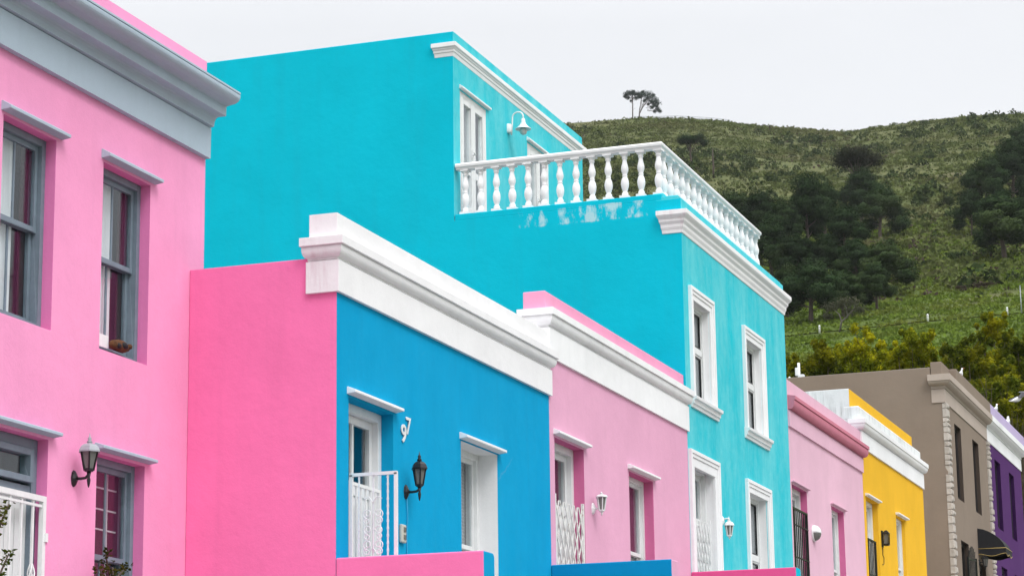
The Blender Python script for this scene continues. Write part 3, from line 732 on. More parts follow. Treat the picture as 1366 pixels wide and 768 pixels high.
    door(h, xf - .03, 30.70, 31.75, zf, 4.61, 3.93, M['wwood'], 1, .03, curtains=(('net', 0, 1),))
    trellis(h, X - .05, 30.76, 31.62, zf + .04, 3.90, M['wmetal'], 6, None, 'white folding lattice gate')
    m = MB(); m.box(X + .002, -7.05, y0 + .26, y1, .4, zf); m.build('stoep', M['concrete'], h, .01)
    return h
cyan_house()

# ------------------------------------------------------------------ 5 pale pink house
def pale_house():
    y0, y1 = 36.374, 42.036; h = thing('terrace_house', (FL, 39.2, street_z(39.2)), 'single storey pale pink house with cornice shaded deeper pink, right of the cyan house', 'house', HG)
    zb = .8; zf = 2.95; DO = (36.46, 37.50, zf, 5.07); WI = (39.32, 40.30, 3.2, 5.06)
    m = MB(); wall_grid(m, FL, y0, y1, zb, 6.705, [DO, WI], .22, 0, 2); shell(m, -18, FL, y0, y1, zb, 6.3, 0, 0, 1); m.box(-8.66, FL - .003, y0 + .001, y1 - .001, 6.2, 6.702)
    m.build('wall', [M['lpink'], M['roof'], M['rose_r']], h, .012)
    pr = [(.03, 5.962), (.03, 6.195), (.022, 6.20), (.022, 6.212), (.04, 6.216), (.04, 6.235)] + arc(.05, 6.24, .11, 6.35, 5) + [(.11, 6.368), (.102, 6.37), (.102, 6.378), (.125, 6.382), (.125, 6.44), (.0, 6.46)]
    cornice(h, 'cornice', -8.5, FL, y0 + .02, y1, pr[5:], M['lpinkt'], .0, 1, 0, .003)
    cornice(h, 'frieze', -8.5, FL, y0 + .004, y1 - .002, pr[:5], M['lpink'], 0, 0, 0, .003)
    hood(h, FL, 36.43, 37.60, 5.085, 5.115, M['lpink'], .05); hood(h, FL, 39.27, 40.41, 5.075, 5.11, M['lpink'], .05)
    door(h, FL - .105, 36.46, 37.50, zf, 5.07, 3.9, M['wwood'], 2)
    bar_gate(h, FL - .01, 36.48, 37.49, zf + .05, 4.72, M['black'], 8, (3.5, 3.95, 4.45), .016)
    fr = sash_window(h, FL - .105, 39.32, 40.30, 3.2, 5.06, 4.05, M['wwood'], (('blind', 0, 1),), muntin=False)
    g = MB()
    for k in range(1, 7): z = 4.05 + k * .14; g.bar((FL - .2, 39.36, z), (FL - .2, 40.26, z), .016)
    g.build('burglar_bar', M['wmetal'], fr, weld=False)
    m = MB(); m.box(FL + .002, -7.1, y0, y1, 1.0, zf); m.build('stoep', M['concrete'], h, .01)
pale_house()

# ------------------------------------------------------------------ 6 yellow house
def yellow_house():
    y0, y1 = 42.041, 48.11; h = thing('terrace_house', (FL, 45, street_z(45)), 'single storey golden yellow house with grimy white cornice and white parapet side', 'house', HG)
    zb = 1.4; zf = 3.4; DO = (42.25, 43.30, zf, 5.56); WI = (45.07, 45.95, 3.7, 5.545)
    m = MB(); wall_grid(m, FL, y0, y1, zb, 6.71, [DO, WI], .22); shell(m, -8.58, FL, y0, y1, zb, 6.71, 0, 0, 1)
    m.build('wall', [M['yellow'], M['roof']], h, .012)
    m = MB(); wall_grid(m, -8.581, y0 + .002, y1 + .02, 6.6, 7.498, [], 0, 0); shell(m, -18, -8.581, y0 + .002, y1 + .02, 1.4, 7.498, 1, 1, 2, 0)
    m.build('parapet', [M['yellow'], M['whited'], M['roof']], h, .012)
    pr = [(.03, 6.42), (.03, 6.715), (.004, 6.717), (.004, 6.726), (.018, 6.73)] + arc(.03, 6.735, .105, 6.83, 5) + [(.105, 6.84), (.12, 6.845), (.12, 6.925), (.02, 6.94)]
    cornice(h, 'cornice', -8.6, FL, y0, y1, pr, M['white'], 1, 1, 0, .003)
    m = MB(); m.box(-8.70, FL - .01, y0 - .004, y1 - .03, 6.93, 7.172); m.build('cornice_block', M['whited'], h, .02)
    hood(h, FL, 42.21, 43.42, 5.575, 5.63, M['white'], .07); hood(h, FL, 45.04, 46.1, 5.56, 5.61, M['white'], .07)
    door(h, FL - .1, 42.25, 43.30, zf, 5.56, 4.75, M['wwood'], 2)
    bar_gate(h, FL - .01, 42.27, 43.0, zf + .05, 4.84, M['black'], 6, (4.2,), .016)
    sash_window(h, FL - .07, 45.07, 45.95, 3.7, 5.545, 4.6, M['wwood'], (('net', 0, 1),))
    m = MB(); m.tube([(FL + .008, 43.58, 4.80), (FL + .01, 43.54, 4.66), (FL + .008, 43.66, 4.62), (FL + .01, 43.62, 4.5), (FL + .01, 43.5, 4.48)], .006, 5); m.build('cable', M['black'], h)
    m = MB(); m.box(FL + .002, -7.1, y0, y1, 1.5, zf); m.build('stoep', M['concrete'], h, .01)
yellow_house()

# ------------------------------------------------------------------ 7 taupe house, 8 purple house
def quoins(h, y, z0, z1, side=True):
    m = MB(); z = z0; q = random.Random(int(y * 10)); k = 0
    while z < z1 - .05:
        hh = q.uniform(.10, .21); hh = min(hh, z1 - z); w = q.uniform(.17, .26)
        a = y - .03 - q.uniform(0, .02); b = y + w; rings = []
        e = .02
        for x, s in ((FL - .05, 0), (FL + .03 + q.uniform(0, .02), 0), (FL + .065 + q.uniform(-.01, .02), .03)):
            rings.append([(x, a + s + q.uniform(-.01, .01), z + e * .3 + s), (x, b - s + q.uniform(-.02, .02), z + e * .3 + s + q.uniform(-.01, .01)), (x, b - s + q.uniform(-.02, .02), z + hh - e * .3 - s), (x, a + s, z + hh - e * .3 - s + q.uniform(-.01, .01))])
        m.loft(rings); z += hh; k += 1
    return m.build('quoin', M['stone'], h, .015, weld=False)
def far_window(h, a, b, c, d, X, mat):
    '''dark louvred shutters set in the opening'''
    f = MB(); frame_ring(f, X - .07, X, a, b, c, d, .06); fr = f.build('window', mat, h, .003); mid = (a + b) / 2
    for p, q in ((a + .06, mid - .004), (mid + .004, b - .06)):
        m = MB(); frame_ring(m, X - .05, X - .012, p, q, c + .06, d - .06, .05); z = c + .12
        while z < d - .15: m.prism([(X - .045, z), (X - .04, z), (X - .015, z - .03), (X - .02, z - .03)], 'y', p + .05, q - .05); z += .045
        m.box(X - .049, X - .046, p + .04, q - .04, c + .1, d - .1); m.build('shutter', mat, fr, weld=False)
    return fr
def taupe_house():
    y0, y1 = 51.31, 57.096; h = thing('terrace_house', (FL, 54.2, street_z(54.2)), 'tall taupe house with blank side wall, rough stone quoins and black awning', 'house', HG)
    zb = 2.0; holes = [(52.45, 53.33, 6.76, 8.41), (54.9, 55.76, 6.75, 8.415), (52.55, 53.58, 3.6, 5.865), (54.95, 55.9, 3.6, 5.6)]
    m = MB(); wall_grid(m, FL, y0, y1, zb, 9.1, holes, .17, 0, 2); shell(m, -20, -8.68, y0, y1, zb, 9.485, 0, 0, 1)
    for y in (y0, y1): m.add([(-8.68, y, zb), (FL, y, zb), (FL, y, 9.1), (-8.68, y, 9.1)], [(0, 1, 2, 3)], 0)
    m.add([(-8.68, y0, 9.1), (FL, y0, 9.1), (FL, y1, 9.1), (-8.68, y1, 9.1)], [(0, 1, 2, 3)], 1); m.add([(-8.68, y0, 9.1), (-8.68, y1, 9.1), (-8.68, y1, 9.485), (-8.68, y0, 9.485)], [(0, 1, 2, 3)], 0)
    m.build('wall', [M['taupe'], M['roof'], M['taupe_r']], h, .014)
    pr = [(.02, 8.695), (.02, 8.985), (.008, 8.99), (.008, 9.0), (.03, 9.005), (.032, 9.06)] + arc(.04, 9.065, .15, 9.145, 5) + [(.17, 9.155), (.17, 9.294), (.02, 9.31)]
    cornice(h, 'cornice', -8.665, FL, y0, y1, pr, M['taupel'], 1, 0, .3, .004)
    m = MB(); m.box(-8.67, -8.425, y0 + .01, 52.3, 9.28, 9.595); m.box(-8.6, -8.265, 52.28, y1, 9.28, 9.585); m.build('parapet', M['taupe'], h, .015)
    quoins(h, y0 + .03, 3.2, 8.69); quoins(h, y1 - .08, 3.2, 8.69)
    dk = paint('dark_brown_wood', (.02, .016, .015), .7)
    for a, b, c, d in holes[:2] + holes[3:]: far_window(h, a, b, c, d, FL - .085, dk)
    door(h, FL - .10, 52.55, 53.58, 3.6, 5.865, 4.9, dk, 1)
    # black iron gate leaf standing ajar
    g = MB(); P = lambda t, z: (FL + .05 + .09 * t, 53.05 + .55 * t, z)
    for t in (0, 1): g.bar(P(t, 3.7), P(t, 5.55), .04)
    for z in (3.7, 4.6, 5.5): g.bar(P(0, z), P(1, z), .03)
    for k in range(1, 7):
        t = k / 7; g.tube([P(t, 3.7), P(t, 5.5 + .18 * math.sin(math.pi * t)), P(t + .04, 5.62 + .18 * math.sin(math.pi * t))], .011, 5)
    g.build('security_gate', M['black'], h, weld=False)['label'] = 'black iron gate leaf standing open'
    m = MB(); m.box(FL + .002, -7.1, y0, y1, 2.2, 3.6); m.build('stoep', M['concrete'], h, .01)
    return pr
pr_t = taupe_house()
def purple_house():
    y0, y1 = 57.1, 62.80; h = thing('terrace_house', (FL, 60, street_z(60)), 'tall deep purple house with lavender parapet and white frieze, last in the row', 'house', HG)
    zb = 2.6; holes = [(58.2, 59.1, 6.74, 8.4), (60.56, 61.4, 6.73, 8.39), (58.4, 59.33, 4.0, 5.84), (60.6, 61.6, 3.9, 5.84)]
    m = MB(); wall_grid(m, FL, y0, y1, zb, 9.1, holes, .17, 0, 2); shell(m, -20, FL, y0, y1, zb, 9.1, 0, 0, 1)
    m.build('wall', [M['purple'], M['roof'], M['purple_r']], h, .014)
    # white frieze with a rounded lead in, then the crown
    cornice(h, 'cornice', -8.6, FL, y0 + .002, y1, pr_t, M['white'], 0, .6, .3, .004)
    m = MB(); m.box(-8.6, -8.268, y0 + .002, y1, 9.28, 9.58); m.build('parapet', M['lav'], h, .02)
    dk = paint('purple_brown_wood', (.018, .010, .026), .7)
    for a, b, c, d in holes: far_window(h, a, b, c, d, FL - .085, dk)
    m = MB(); m.box(FL + .002, -7.1, y0 + .003, y1, 2.6, 3.9); m.build('stoep', M['concrete'], h, .01)
purple_house()

# ------------------------------------------------------------------ garden walls between the stoeps
def stoep_wall(y, x1, zt, zb, side, cap, label, x0=FL):
    mb = MB(); th = .27; n = 6
    prof = [(y, zb), (y, zt)] + [(y + th - .05 + .05 * math.sin(t), zt - .05 + .05 * math.cos(t)) for t in [i / 4 * math.pi / 2 for i in range(5)]] + [(y + th, zb)]
    mb.loft([[(x0 + .002, a, b) for a, b in prof], [(x1, a, b) for a, b in prof]])
    for i, f in enumerate(mb.f): pass
    o = mb.build('stoep_wall', [side, cap], None, .012)
    for p in o.data.polygons:
        if p.normal.x > .7 or (p.normal.y > .6): p.material_index = 1
    tag(o, label, 'garden wall', 'low walls between the stoeps'); return o
stoep_wall(19.0, -7.04, 2.235, -.2, M['hot'], M['blue'], 'deep pink low wall running out beside the blue house')
stoep_wall(24.765, -7.04, 2.716, .3, M['bluewall'], M['rose'], 'blue low wall running out in front of the dusty rose house')
stoep_wall(30.451, -7.0, 3.156, .8, M['rose_low'], M['cyan'], 'raspberry pink low wall running out before the cyan house')

# ------------------------------------------------------------------ lanterns
LG = 'lanterns on the house fronts'
def lantern(loc, label, mat, roofmat, glass, p, ztop, zroof, rroof, zbot, zfin, hang=False, sides=6):
    """lantern on a bracket; heights relative to the wall plate"""
    t = thing('wall_lantern', loc, label, 'wall lantern', LG)
    m = MB(); m.loft([[(0, .05 * math.cos(a) * .8, .07 * math.sin(a)) for a in [k * math.pi / 4 for k in range(8)]], [(.018, .045 * math.cos(a) * .8, .062 * math.sin(a)) for a in [k * math.pi / 4 for k in range(8)]], [(.035, .02 * math.cos(a), .025 * math.sin(a)) for a in [k * math.pi / 4 for k in range(8)]]])
    m.build('wall_plate', mat, t, local=True)
    m = MB()
    if hang: m.tube([(.02, 0, 0), (p * .5, 0, .03), (p, 0, ztop - .03)], .011, 8)
    else: m.tube([(.02, 0, 0), (p * .45, 0, -.004), (p * .8, 0, 0), (p, 0, zbot - .03)], [.014, .012, .012, .012], 8)
    m.build('arm', mat, t, local=True)
    hR = ztop - zroof; rb = rroof * .80; rt_ = rroof * .45
    m = MB(); n = sides
    m.lathe([(rroof, zroof - .006), (rroof, zroof + .006), (rroof * .82, zroof + hR * .25), (rroof * .62, zroof + hR * .36), (rroof * .30, zroof + hR * .44)], (p, 0, 0), n, 0, False)
    m.lathe([(.016, zroof + hR * .44), (.026, zroof + hR * .52), (.012, zroof + hR * .62), (.018, zroof + hR * .7), (.006, zroof + hR * .82), (.002, ztop)], (p, 0, 0), 8)
    m.build('cap', roofmat, t, local=True)
    m = MB()
    m.lathe([(rroof * .36, zbot - .012), (rt_ * 1.1, zbot), (rt_ * 1.1, zbot + .012)], (p, 0, 0), n, 0, False)
    m.lathe([(.003, zfin), (.01, zfin + .02), (.016, zfin + (zbot - zfin) * .45), (.01, zfin + (zbot - zfin) * .6), (.02, zbot - .012)], (p, 0, 0), 8)
    for k in range(n):
        a = 2 * math.pi * k / n; ca, sa = math.cos(a), math.sin(a)
        m.bar((p + rt_ * ca, rt_ * sa, zbot), (p + rb * ca, rb * sa, zroof), .010)
    m.build('cage', mat, t, local=True)
    m = MB(); m.lathe([(rt_ * .92, zbot + .012), (rb * .92, zroof - .006)], (p, 0, 0), n, 0, False); m.build('pane', glass, t, local=True)
    return t
lantern((-9.85, 17.035, 2.756), 'black bracket lantern with grey cap on the pink house wall', M['black'], M['greymetal'], M['frost'], .142, .362, .212, .096, .06, -.081)
lantern((FL, 20.589, 2.999), 'all black bracket lantern below the house number on the blue wall', M['black'], M['black'], M['frost'], .143, .37, .207, .080, .052, -.09)
lantern((FL, 26.281, 3.503), 'white bracket lantern beside the lattice gate on the dusty rose wall', M['wmetal'], M['wmetal'], M['frost'], .112, .193, .13, .074, -.03, -.09)
lantern((FL + .02, 32.047, 4.0), 'white lantern hung from its plate by the cyan house door', M['wmetal'], M['wmetal'], M['frost'], .10, .058, -.065, .072, -.21, -.26, True)
lantern((FL, 54.923, 5.60), 'large black lantern under the black awning', M['black'], M['black'], M['frost'], .14, .21, .08, .085, -.10, -.18, False)
lantern((FL, 60.1, 5.45), 'black lantern at the foot of the purple wall', M['black'], M['black'], M['frost'], .14, .23, .1, .085, -.08, -.15, False)
def box_lantern():
    t = thing('wall_lantern', (FL, 43.56, 4.80), 'square black coach lantern on the golden yellow wall', 'wall lantern', LG)
    m = MB(); m.box(0, .025, -.05, .05, .0, .3); m.build('wall_plate', M['black'], t, .004, local=True)
    m = MB(); x, w = .085, .058
    m.lathe([(.085, .235), (.085, .25), (.03, .30), (.01, .305)], (x, 0, 0), 4, 0, False, math.pi / 4); m.lathe([(.05, .02), (.075, .04), (.075, .055)], (x, 0, 0), 4, 0, False, math.pi / 4)
    for i in (-1, 1):
        for j in (-1, 1): m.bar((x + i * .045, j * .045, .05), (x + i * .05, j * .05, .24), .014)
    m.build('cage', M['black'], t, local=True)
    m = MB(); m.box(x - .038, x + .038, -.038, .038, .055, .236); m.build('pane', M['frost'], t, local=True)
box_lantern()
def globe():
    t = thing('wall_light', (FL, 37.86, 4.445), 'round white bulkhead light with dark lower half on the pale pink wall', 'wall light')
    m = MB(); m.tube([(0, 0, 0), (.03, 0, 0)], .135, 20); m.build('base', M['wmetal'], t, .004, local=True)
    def dome(a0, a1, r):
        d = MB(); rings = []
        for i in range(7):
            q = i / 6 * math.pi / 2; rr = r * math.cos(q) + .001; x = .03 + r * .8 * math.sin(q)
            rings.append([(x, rr * math.cos(a0 + (a1 - a0) * k / 14), rr * math.sin(a0 + (a1 - a0) * k / 14)) for k in range(15)] + [(.03, 0, 0)])
        d.loft(rings, 0, True, False); return d
    dome(0, math.pi, .128).build('shade', M['wmetal'], t, local=True); dome(math.pi, 2 * math.pi, .12).build('diffuser', M['frost'], t, local=True)
globe()
def gooseneck():
    t = thing('wall_lamp', (-11.68, 32.757, 10.15), 'white swan neck lamp with bell shade above the roof terrace', 'wall lamp')
    m = MB(); m.lathe([(.05, -.07), (.06, -.05), (.06, .05), (.05, .07)], (.0, 0, 0), 12); m.build('wall_plate', M['wmetal'], t, local=True)
    m = MB(); pts = [(.05, 0, -.1), (.065, 0, .06), (.07, 0, .17)] + [(.155 + .085 * math.cos(math.pi - a), 0, .17 + .075 * math.sin(a)) for a in [k / 8 * math.pi for k in range(1, 9)]] + [(.24, 0, .135)]
    m.tube(pts, .013, 8); m.tube([(.03, 0, -.02), (.06, 0, -.02)], .02, 8); m.build('neck', M['wmetal'], t, local=True)
    m = MB(); m.lathe([(.018, .14), (.03, .12), (.034, .08), (.05, .04), (.085, .0), (.12, -.025), (.122, -.032), (.118, -.032), (.083, -.006), (.048, .03)], (.24, 0, 0), 20); m.build('shade', M['wmetal'], t, local=True)
    m = MB(); m.lathe([(.02, .02), (.045, -.03), (.06, -.06), (.045, -.1), (.01, -.12)], (.24, 0, 0), 12); m.build('bulb', M['opal'], t, local=True)
gooseneck()
def intercom():
    t = thing('intercom', (FL, 20.485, 2.60), 'cream two button intercom box by the blue house door', 'intercom')
    m = MB(); m.box(.0, .035, -.055, .055, -.085, .085); m.build('housing', M['cream'], t, .012, local=True)
    m = MB(); m.box(.035, .042, -.02, .03, .015, .06); m.build('button', M['frost'], t, .004, local=True)
    m = MB(); m.box(.035, .042, -.02, .03, -.055, -.01); m.build('button', M['frost'], t, .004, local=True)
intercom()

# ------------------------------------------------------------------ awning
def awning():
    t = thing('awning', (FL, 54.92, 5.68), 'black quarter round shop awning with thin gold piping on the taupe house', 'awning')
    L_ = .95; prof = [(.0, .69), (.12, .665), (.25, .61), (.38, .53), (.48, .44), (.56, .34), (.615, .225)]
    m = MB()
    rings = [[(x, 0, z) for x, z in prof] , [(x, L_, z) for x, z in prof]]
    m.add(rings[0] + rings[1], [(i, i + 1, i + 1 + len(prof), i + len(prof)) for i in range(len(prof) - 1)])
    inner = [(x - .012, z - .012) for x, z in prof]
    m.add([(max(x, 0), 0.004, z) for x, z in inner] + [(max(x, 0), L_ - .004, z) for x, z in inner], [(i, i + len(prof), i + 1 + len(prof), i + 1) for i in range(len(prof) - 1)])
    for y in (0, L_): m.add([(x, y, z) for x, z in prof] + [(.0, y, .215)], [tuple(range(len(prof) + 1))])
    m.build('canopy', M['blackcloth'], t, weld=False, local=True)
    m = MB()                                                       # scalloped valance round three sides
    def strip(P, n):
        vs = []
        for i in range(n + 1):
            f = i / n; p = P(f); vs += [(p[0], p[1], .225), (p[0], p[1], .04 + .055 * abs(math.cos(f * math.pi * max(1, n // 12))) ** 2)]
        m.add(vs, [(2 * i, 2 * i + 1, 2 * i + 3, 2 * i + 2) for i in range(n)])
    strip(lambda f: (.615 * f, -.002, 0), 12); strip(lambda f: (.617, L_ * f, 0), 24); strip(lambda f: (.615 * f, L_ + .002, 0), 12)
    m.build('valance', M['blackcloth'], t, weld=False, local=True)
    m = MB(); m.tube([(0, -.006, .225), (.62, -.006, .225), (.622, L_ + .006, .225), (0, L_ + .006, .225)], .007, 5)
    for P in ((lambda f: (.615 * f, -.006)), (lambda f: (.622, L_ * f))):
        n = 12 if P(1)[0] < .62 else 24
        m.tube([(P(i / n)[0], P(i / n)[1], .05 + .055 * abs(math.cos(i / n * math.pi * max(1, n // 12))) ** 2) for i in range(n + 1)], .006, 5)
    m.build('piping', M['gold'], t, local=True)
awning()

# ------------------------------------------------------------------ plants by the pink house, object on the sill
def leaf_sprays(mb, tips, n, ln, wd, spread, q):
    for tx, ty, tz in tips:
        for k in range(n):
            a = q.uniform(0, 2 * math.pi); e = q.uniform(-.5, .9); d = Vector((math.cos(a) * math.cos(e), math.sin(a) * math.cos(e), math.sin(e)))
            b = Vector((tx, ty, tz)) + Vector((q.uniform(-1, 1), q.uniform(-1, 1), q.uniform(-1, 1))) * spread
            l = ln * q.uniform(.6, 1.1); s = d.cross(Vector((q.uniform(-1, 1), q.uniform(-1, 1), q.uniform(-1, 1)))).normalized() * wd * q.uniform(.7, 1.1)
            up_ = s.cross(d).normalized() * wd * .25
            mb.add([b, b + d * l * .45 + s - up_, b + d * l, b + d * l * .45 - s - up_, b + d * l * .5 + up_], [(0, 1, 4), (1, 2, 4), (2, 3, 4), (3, 0, 4)])
def pot_plant(loc, label, stems, leafn, ln, wd, seed, mat):
    q = random.Random(seed); t = thing('potted_plant', loc, label, 'plant', 'potted plants by the pink house')
    m = MB(); m.lathe([(.11, 0), (.15, .24), (.165, .25), (.165, .29), (.145, .29), (.135, .25)], n=16); m.build('pot', M['terracotta'], t, local=True)
    s = MB(); tips = []
    for pts in stems:
        s.tube([(0, 0, .25)] + pts, [.012] + [.009 - .004 * i / len(pts) for i in range(len(pts))], 6); tips += pts[1:] if len(pts) > 1 else pts
        for a, b in zip(pts, pts[1:]): tips.append(tuple((Vector(a) + Vector(b)) / 2))
    s.build('stem', M['twig'], t, local=True)
    l = MB(); leaf_sprays(l, tips, leafn, ln, wd, .035, q); l.build('foliage', mat, t, weld=False, local=True)
def fpt(px, py, X):
    d = view_dir(px, py); return d * (X / d.x)
b0 = fpt(4, 690, -9.62); q0 = Vector((-9.62, b0.y - .05, .6))
pot_plant(q0, 'leafy potted shrub with yellow green leaves before the white gate', [[tuple(fpt(x, y, -9.62 + k * .02) - q0) for x, y in pl] for k, pl in enumerate(([(-14, 768), (-6, 715), (4, 690), (12, 672)], [(-14, 740), (-4, 700), (0, 680)], [(-10, 790), (0, 765), (9, 744), (12, 738)], [(-16, 720), (-8, 690), (4, 700)]))], 7, .055, .014, 3, M['leaf'])
b1 = fpt(148, 760, -9.70); q1 = Vector((-9.70, b1.y, .6))
pot_plant(q1, 'dark straggly potted plant below the lower sash window', [[tuple(fpt(x, y, -9.70 + .02 * k) - q1) for x, y in pl] for k, pl in enumerate(([(148, 800), (146, 765), (142, 745), (141, 738)], [(150, 800), (155, 770), (165, 760), (170, 757)], [(146, 800), (138, 772), (133, 758)], [(150, 800), (152, 775), (150, 756)]))], 8, .05, .014, 5, foliage('dark_plant_leaves', (.015, .02, .006), (.05, .06, .015), (.12, .10, .02), 5))
def sill_bundle():
    c = fpt(157, 463, -9.92); q = random.Random(2)
    t = thing('plush_bundle', (-9.92, 17.80, 3.945), 'brown and black plush bundle lying on an upper window sill', 'soft toy')
    m = MB()
    def blob(cx, cy, cz, rx, ry, rz, mi):
        rings = []
        for i in range(1, 8):
            a = math.pi * i / 8; rings.append([(cx + rx * math.sin(a) * math.cos(b) * q.uniform(.92, 1.08), cy + ry * math.sin(a) * math.sin(b) * q.uniform(.92, 1.08), cz - rz * math.cos(a)) for b in [2 * math.pi * k / 12 for k in range(12)]])
        m.loft(rings, mi, True)
    blob(.02, .12, .06, .06, .17, .066, 0); blob(.062, .13, .062, .03, .07, .036, 1); blob(.055, .02, .045, .03, .05, .03, 1); blob(.03, -.03, .05, .045, .06, .05, 0); blob(.05, .25, .075, .035, .035, .03, 0)
    m.build('bundle', [M['tan'], M['blackcloth']], t, weld=False, local=True)
    m = MB(); m.prism([(-.02, 0), (-.01, .13), (.0, .13), (-.01, 0)], 'y', -.30, -.08); m.build('card', M['net'], t, local=True)
    t.location = (-9.915, 17.74, 3.948); t.scale = (.85, .85, .8)
sill_bundle()

# ------------------------------------------------------------------ vegetation of the hill
def cloud(blobs, per, size, q, flat=.0, shell=.45):
    """leaf clumps: small random quads spread through a set of ellipsoids"""
    vs, fs = [], []
    for (cx, cy, cz, rx, ry, rz) in blobs:
        n = int(per * (rx * ry * rz) ** (1 / 3.) ** 2) if per > 40 else int(per)
        d = q.normal(size=(n, 3)); d /= np.linalg.norm(d, axis=1)[:, None]; rad = q.random(n) ** shell
        lump = 1 + .22 * np.sin(d[:, 0] * 5 + cx * 3) * np.sin(d[:, 1] * 6 + cy) + .15 * np.sin(d[:, 2] * 8 + cz)
        P = d * (rad * lump)[:, None] * np.array([rx, ry, rz]) + np.array([cx, cy, cz])
        nn = d + q.normal(size=(n, 3)) * .3; nn /= np.linalg.norm(nn, axis=1)[:, None]
        a = np.cross(nn, q.normal(size=(n, 3))); a /= np.linalg.norm(a, axis=1)[:, None]; b = np.cross(nn, a)
        s = size * (.5 + q.random(n))[:, None]
        b0 = len(vs)
        Q = np.stack([P - a * s, P + b * s * .6, P + a * s, P - b * s * .6], 1).reshape(-1, 3)
        vs += Q.tolist(); fs += [(b0 + 4 * i, b0 + 4 * i + 1, b0 + 4 * i + 2, b0 + 4 * i + 3) for i in range(n)]
    return vs, fs
def pine_proto(seed, kind='round'):
    """unit tree about 10 m tall: tapered trunk with limbs and a crown of needle clumps"""
    q = np.random.default_rng(seed); p = random.Random(seed); t = MB(); blobs = []
    if kind == 'round':
        lean = p.uniform(-.4, .4); t.tube([(0, 0, -1.2), (0.02, 0, 1.5), (lean * .5, .1, 4), (lean, 0, 7.5)], [.26, .22, .17, .07], 8)
        for k in range(9):
            a = k * 2.4 + p.uniform(-.5, .5); f = k / 8; z = 3.2 + 4.6 * f; rr = 2.35 * math.sqrt(max(.08, 1 - (f * 1.08 - .25) ** 2)) * p.uniform(.8, 1.1) * (1 - .35 * f)
            e = (rr * math.cos(a), rr * math.sin(a), z + p.uniform(-.3, .4)); t.tube([(lean * z / 8, 0, z - 1.0), (e[0] * .5, e[1] * .5, z - .5), e], [.10, .06, .03], 5)
            s = p.uniform(1.15, 1.75) * (1 - .2 * f); blobs.append((e[0], e[1], e[2], s, s, s * .92))
        blobs += [(lean, 0, 8.1, 1.7, 1.7, 1.7), (lean * .6, 0, 6.0, 2.1, 2.1, 2.0)]
        per, sz = 2500, .12
    elif kind == 'umbrella':
        t.tube([(0, 0, -1), (.1, 0, 2), (-.2, .1, 5), (.1, 0, 7)], [.28, .24, .2, .12], 8)
        for k in range(9):
            a = k * 2.4; rr = p.uniform(1.5, 4.2) if k else 0; e = (rr * math.cos(a), rr * math.sin(a) * .8, 8.2 + p.uniform(-.5, .4) - rr * .12)
            t.tube([(0, 0, 4.5 + p.uniform(0, 2)), (e[0] * .5, e[1] * .5, 6.8), e], [.14, .10, .05], 6); blobs.append((e[0], e[1], e[2] + .2, 1.9, 1.9, 1.25))
        for k in range(7):
            a = p.uniform(0, 6.3); e = (p.uniform(1, 2.6) * math.cos(a), p.uniform(1, 2.6) * math.sin(a), p.uniform(3.4, 6)); t.tube([(0, 0, e[2] - .6), e], [.05, .02], 4)
        per, sz = 1000, .13
    elif kind == 'slim':
        t.tube([(0, 0, -1), (.05, 0, 3), (.15, 0, 6), (.2, 0, 8.6)], [.22, .19, .14, .06], 8)
        for k, (x, z, s) in enumerate(((-2.0, 8.6, 1.05), (-1.0, 9.1, 1.1), (.2, 8.5, 1.2), (1.5, 8.9, 1.2), (.3, 9.2, .9), (2.6, 8.4, 1.1), (-1.5, 7.5, .8), (1.4, 7.2, .8), (-2.4, 8.0, .6), (2.7, 7.5, .6), (.4, 9.7, .6), (-.4, 6.4, .4))):
            y = p.uniform(-.8, .8); t.tube([(.1, 0, 6 + .2 * k), (x * .5, y * .5, z - .9), (x, y, z)], [.09, .06, .03], 5); blobs.append((x, y, z, s * 1.3, s * 1.3, s * .85))
        for k in range(8):
            z = 3.2 + k * .55; a = k * 2.2; t.tube([(.1, 0, z), (1.1 * math.cos(a), .9 * math.sin(a), z + .7)], [.035, .012], 4)
        per, sz = 300, .16
    else:   # leaning
        t.tube([(0, 0, -1), (.3, 0, 2), (1.4, .1, 4.2), (3.0, 0, 6.2), (4.4, 0, 7.6)], [.24, .21, .17, .12, .05], 8)
        t.tube([(.15, 0, 1), (.4, 0, 3.6), (1.0, .2, 6.4), (1.6, .2, 8.4)], [.16, .14, .1, .05], 7)
        for x, z, s in ((1.0, 8.4, 1.3), (2.3, 8.9, 1.4), (3.6, 8.6, 1.4), (4.9, 7.7, 1.3), (3.0, 7.5, 1.2), (5.9, 6.7, 1.2), (6.6, 5.6, 1.1), (5.6, 4.9, .9), (4.6, 3.9, .8), (6.6, 3.3, .95), (7.3, 2.6, .7), (5.6, 2.9, .7), (4.4, 6.2, .9), (2.2, 6.6, .7), (5.0, 5.8, .9), (6.2, 4.3, .8), (3.4, 5.4, .5), (5.2, 8.6, .6), (1.6, 9.6, .6)):
            y = p.uniform(-.9, .9); t.tube([(min(x * .55, 3), 0, min(z, 2 + x * 1.1) * .8 + .8), (x, y, z)], [.07, .03], 5); blobs.append((x, y, z, s * 1.2, s * 1.1, s * .95))
        for k in range(7): z = 2.2 + k * .5; t.tube([(.4 + k * .1, 0, z), (.9 + k * .42, .4, z + .9)], [.03, .01], 4)
        per, sz = 300, .16
    return t, cloud(blobs, per, sz, q)
def mesh_from(vs, fs, name, mat):
    me = bpy.data.meshes.new(name); me.from_pydata(vs, [], fs); me.materials.append(mat); return me
def make_tree(name, seed, kind, needles, label, cat, group):
    t = thing(name, (0, 0, 0), label, cat, group); tb, (vs, fs) = pine_proto(seed, kind)
    tb.build('trunk', M['bark'], t, local=True, weld=False)
    c = bpy.data.objects.new('crown', mesh_from(vs, fs, 'crown', needles)); COL.objects.link(c); c.parent = t; return t
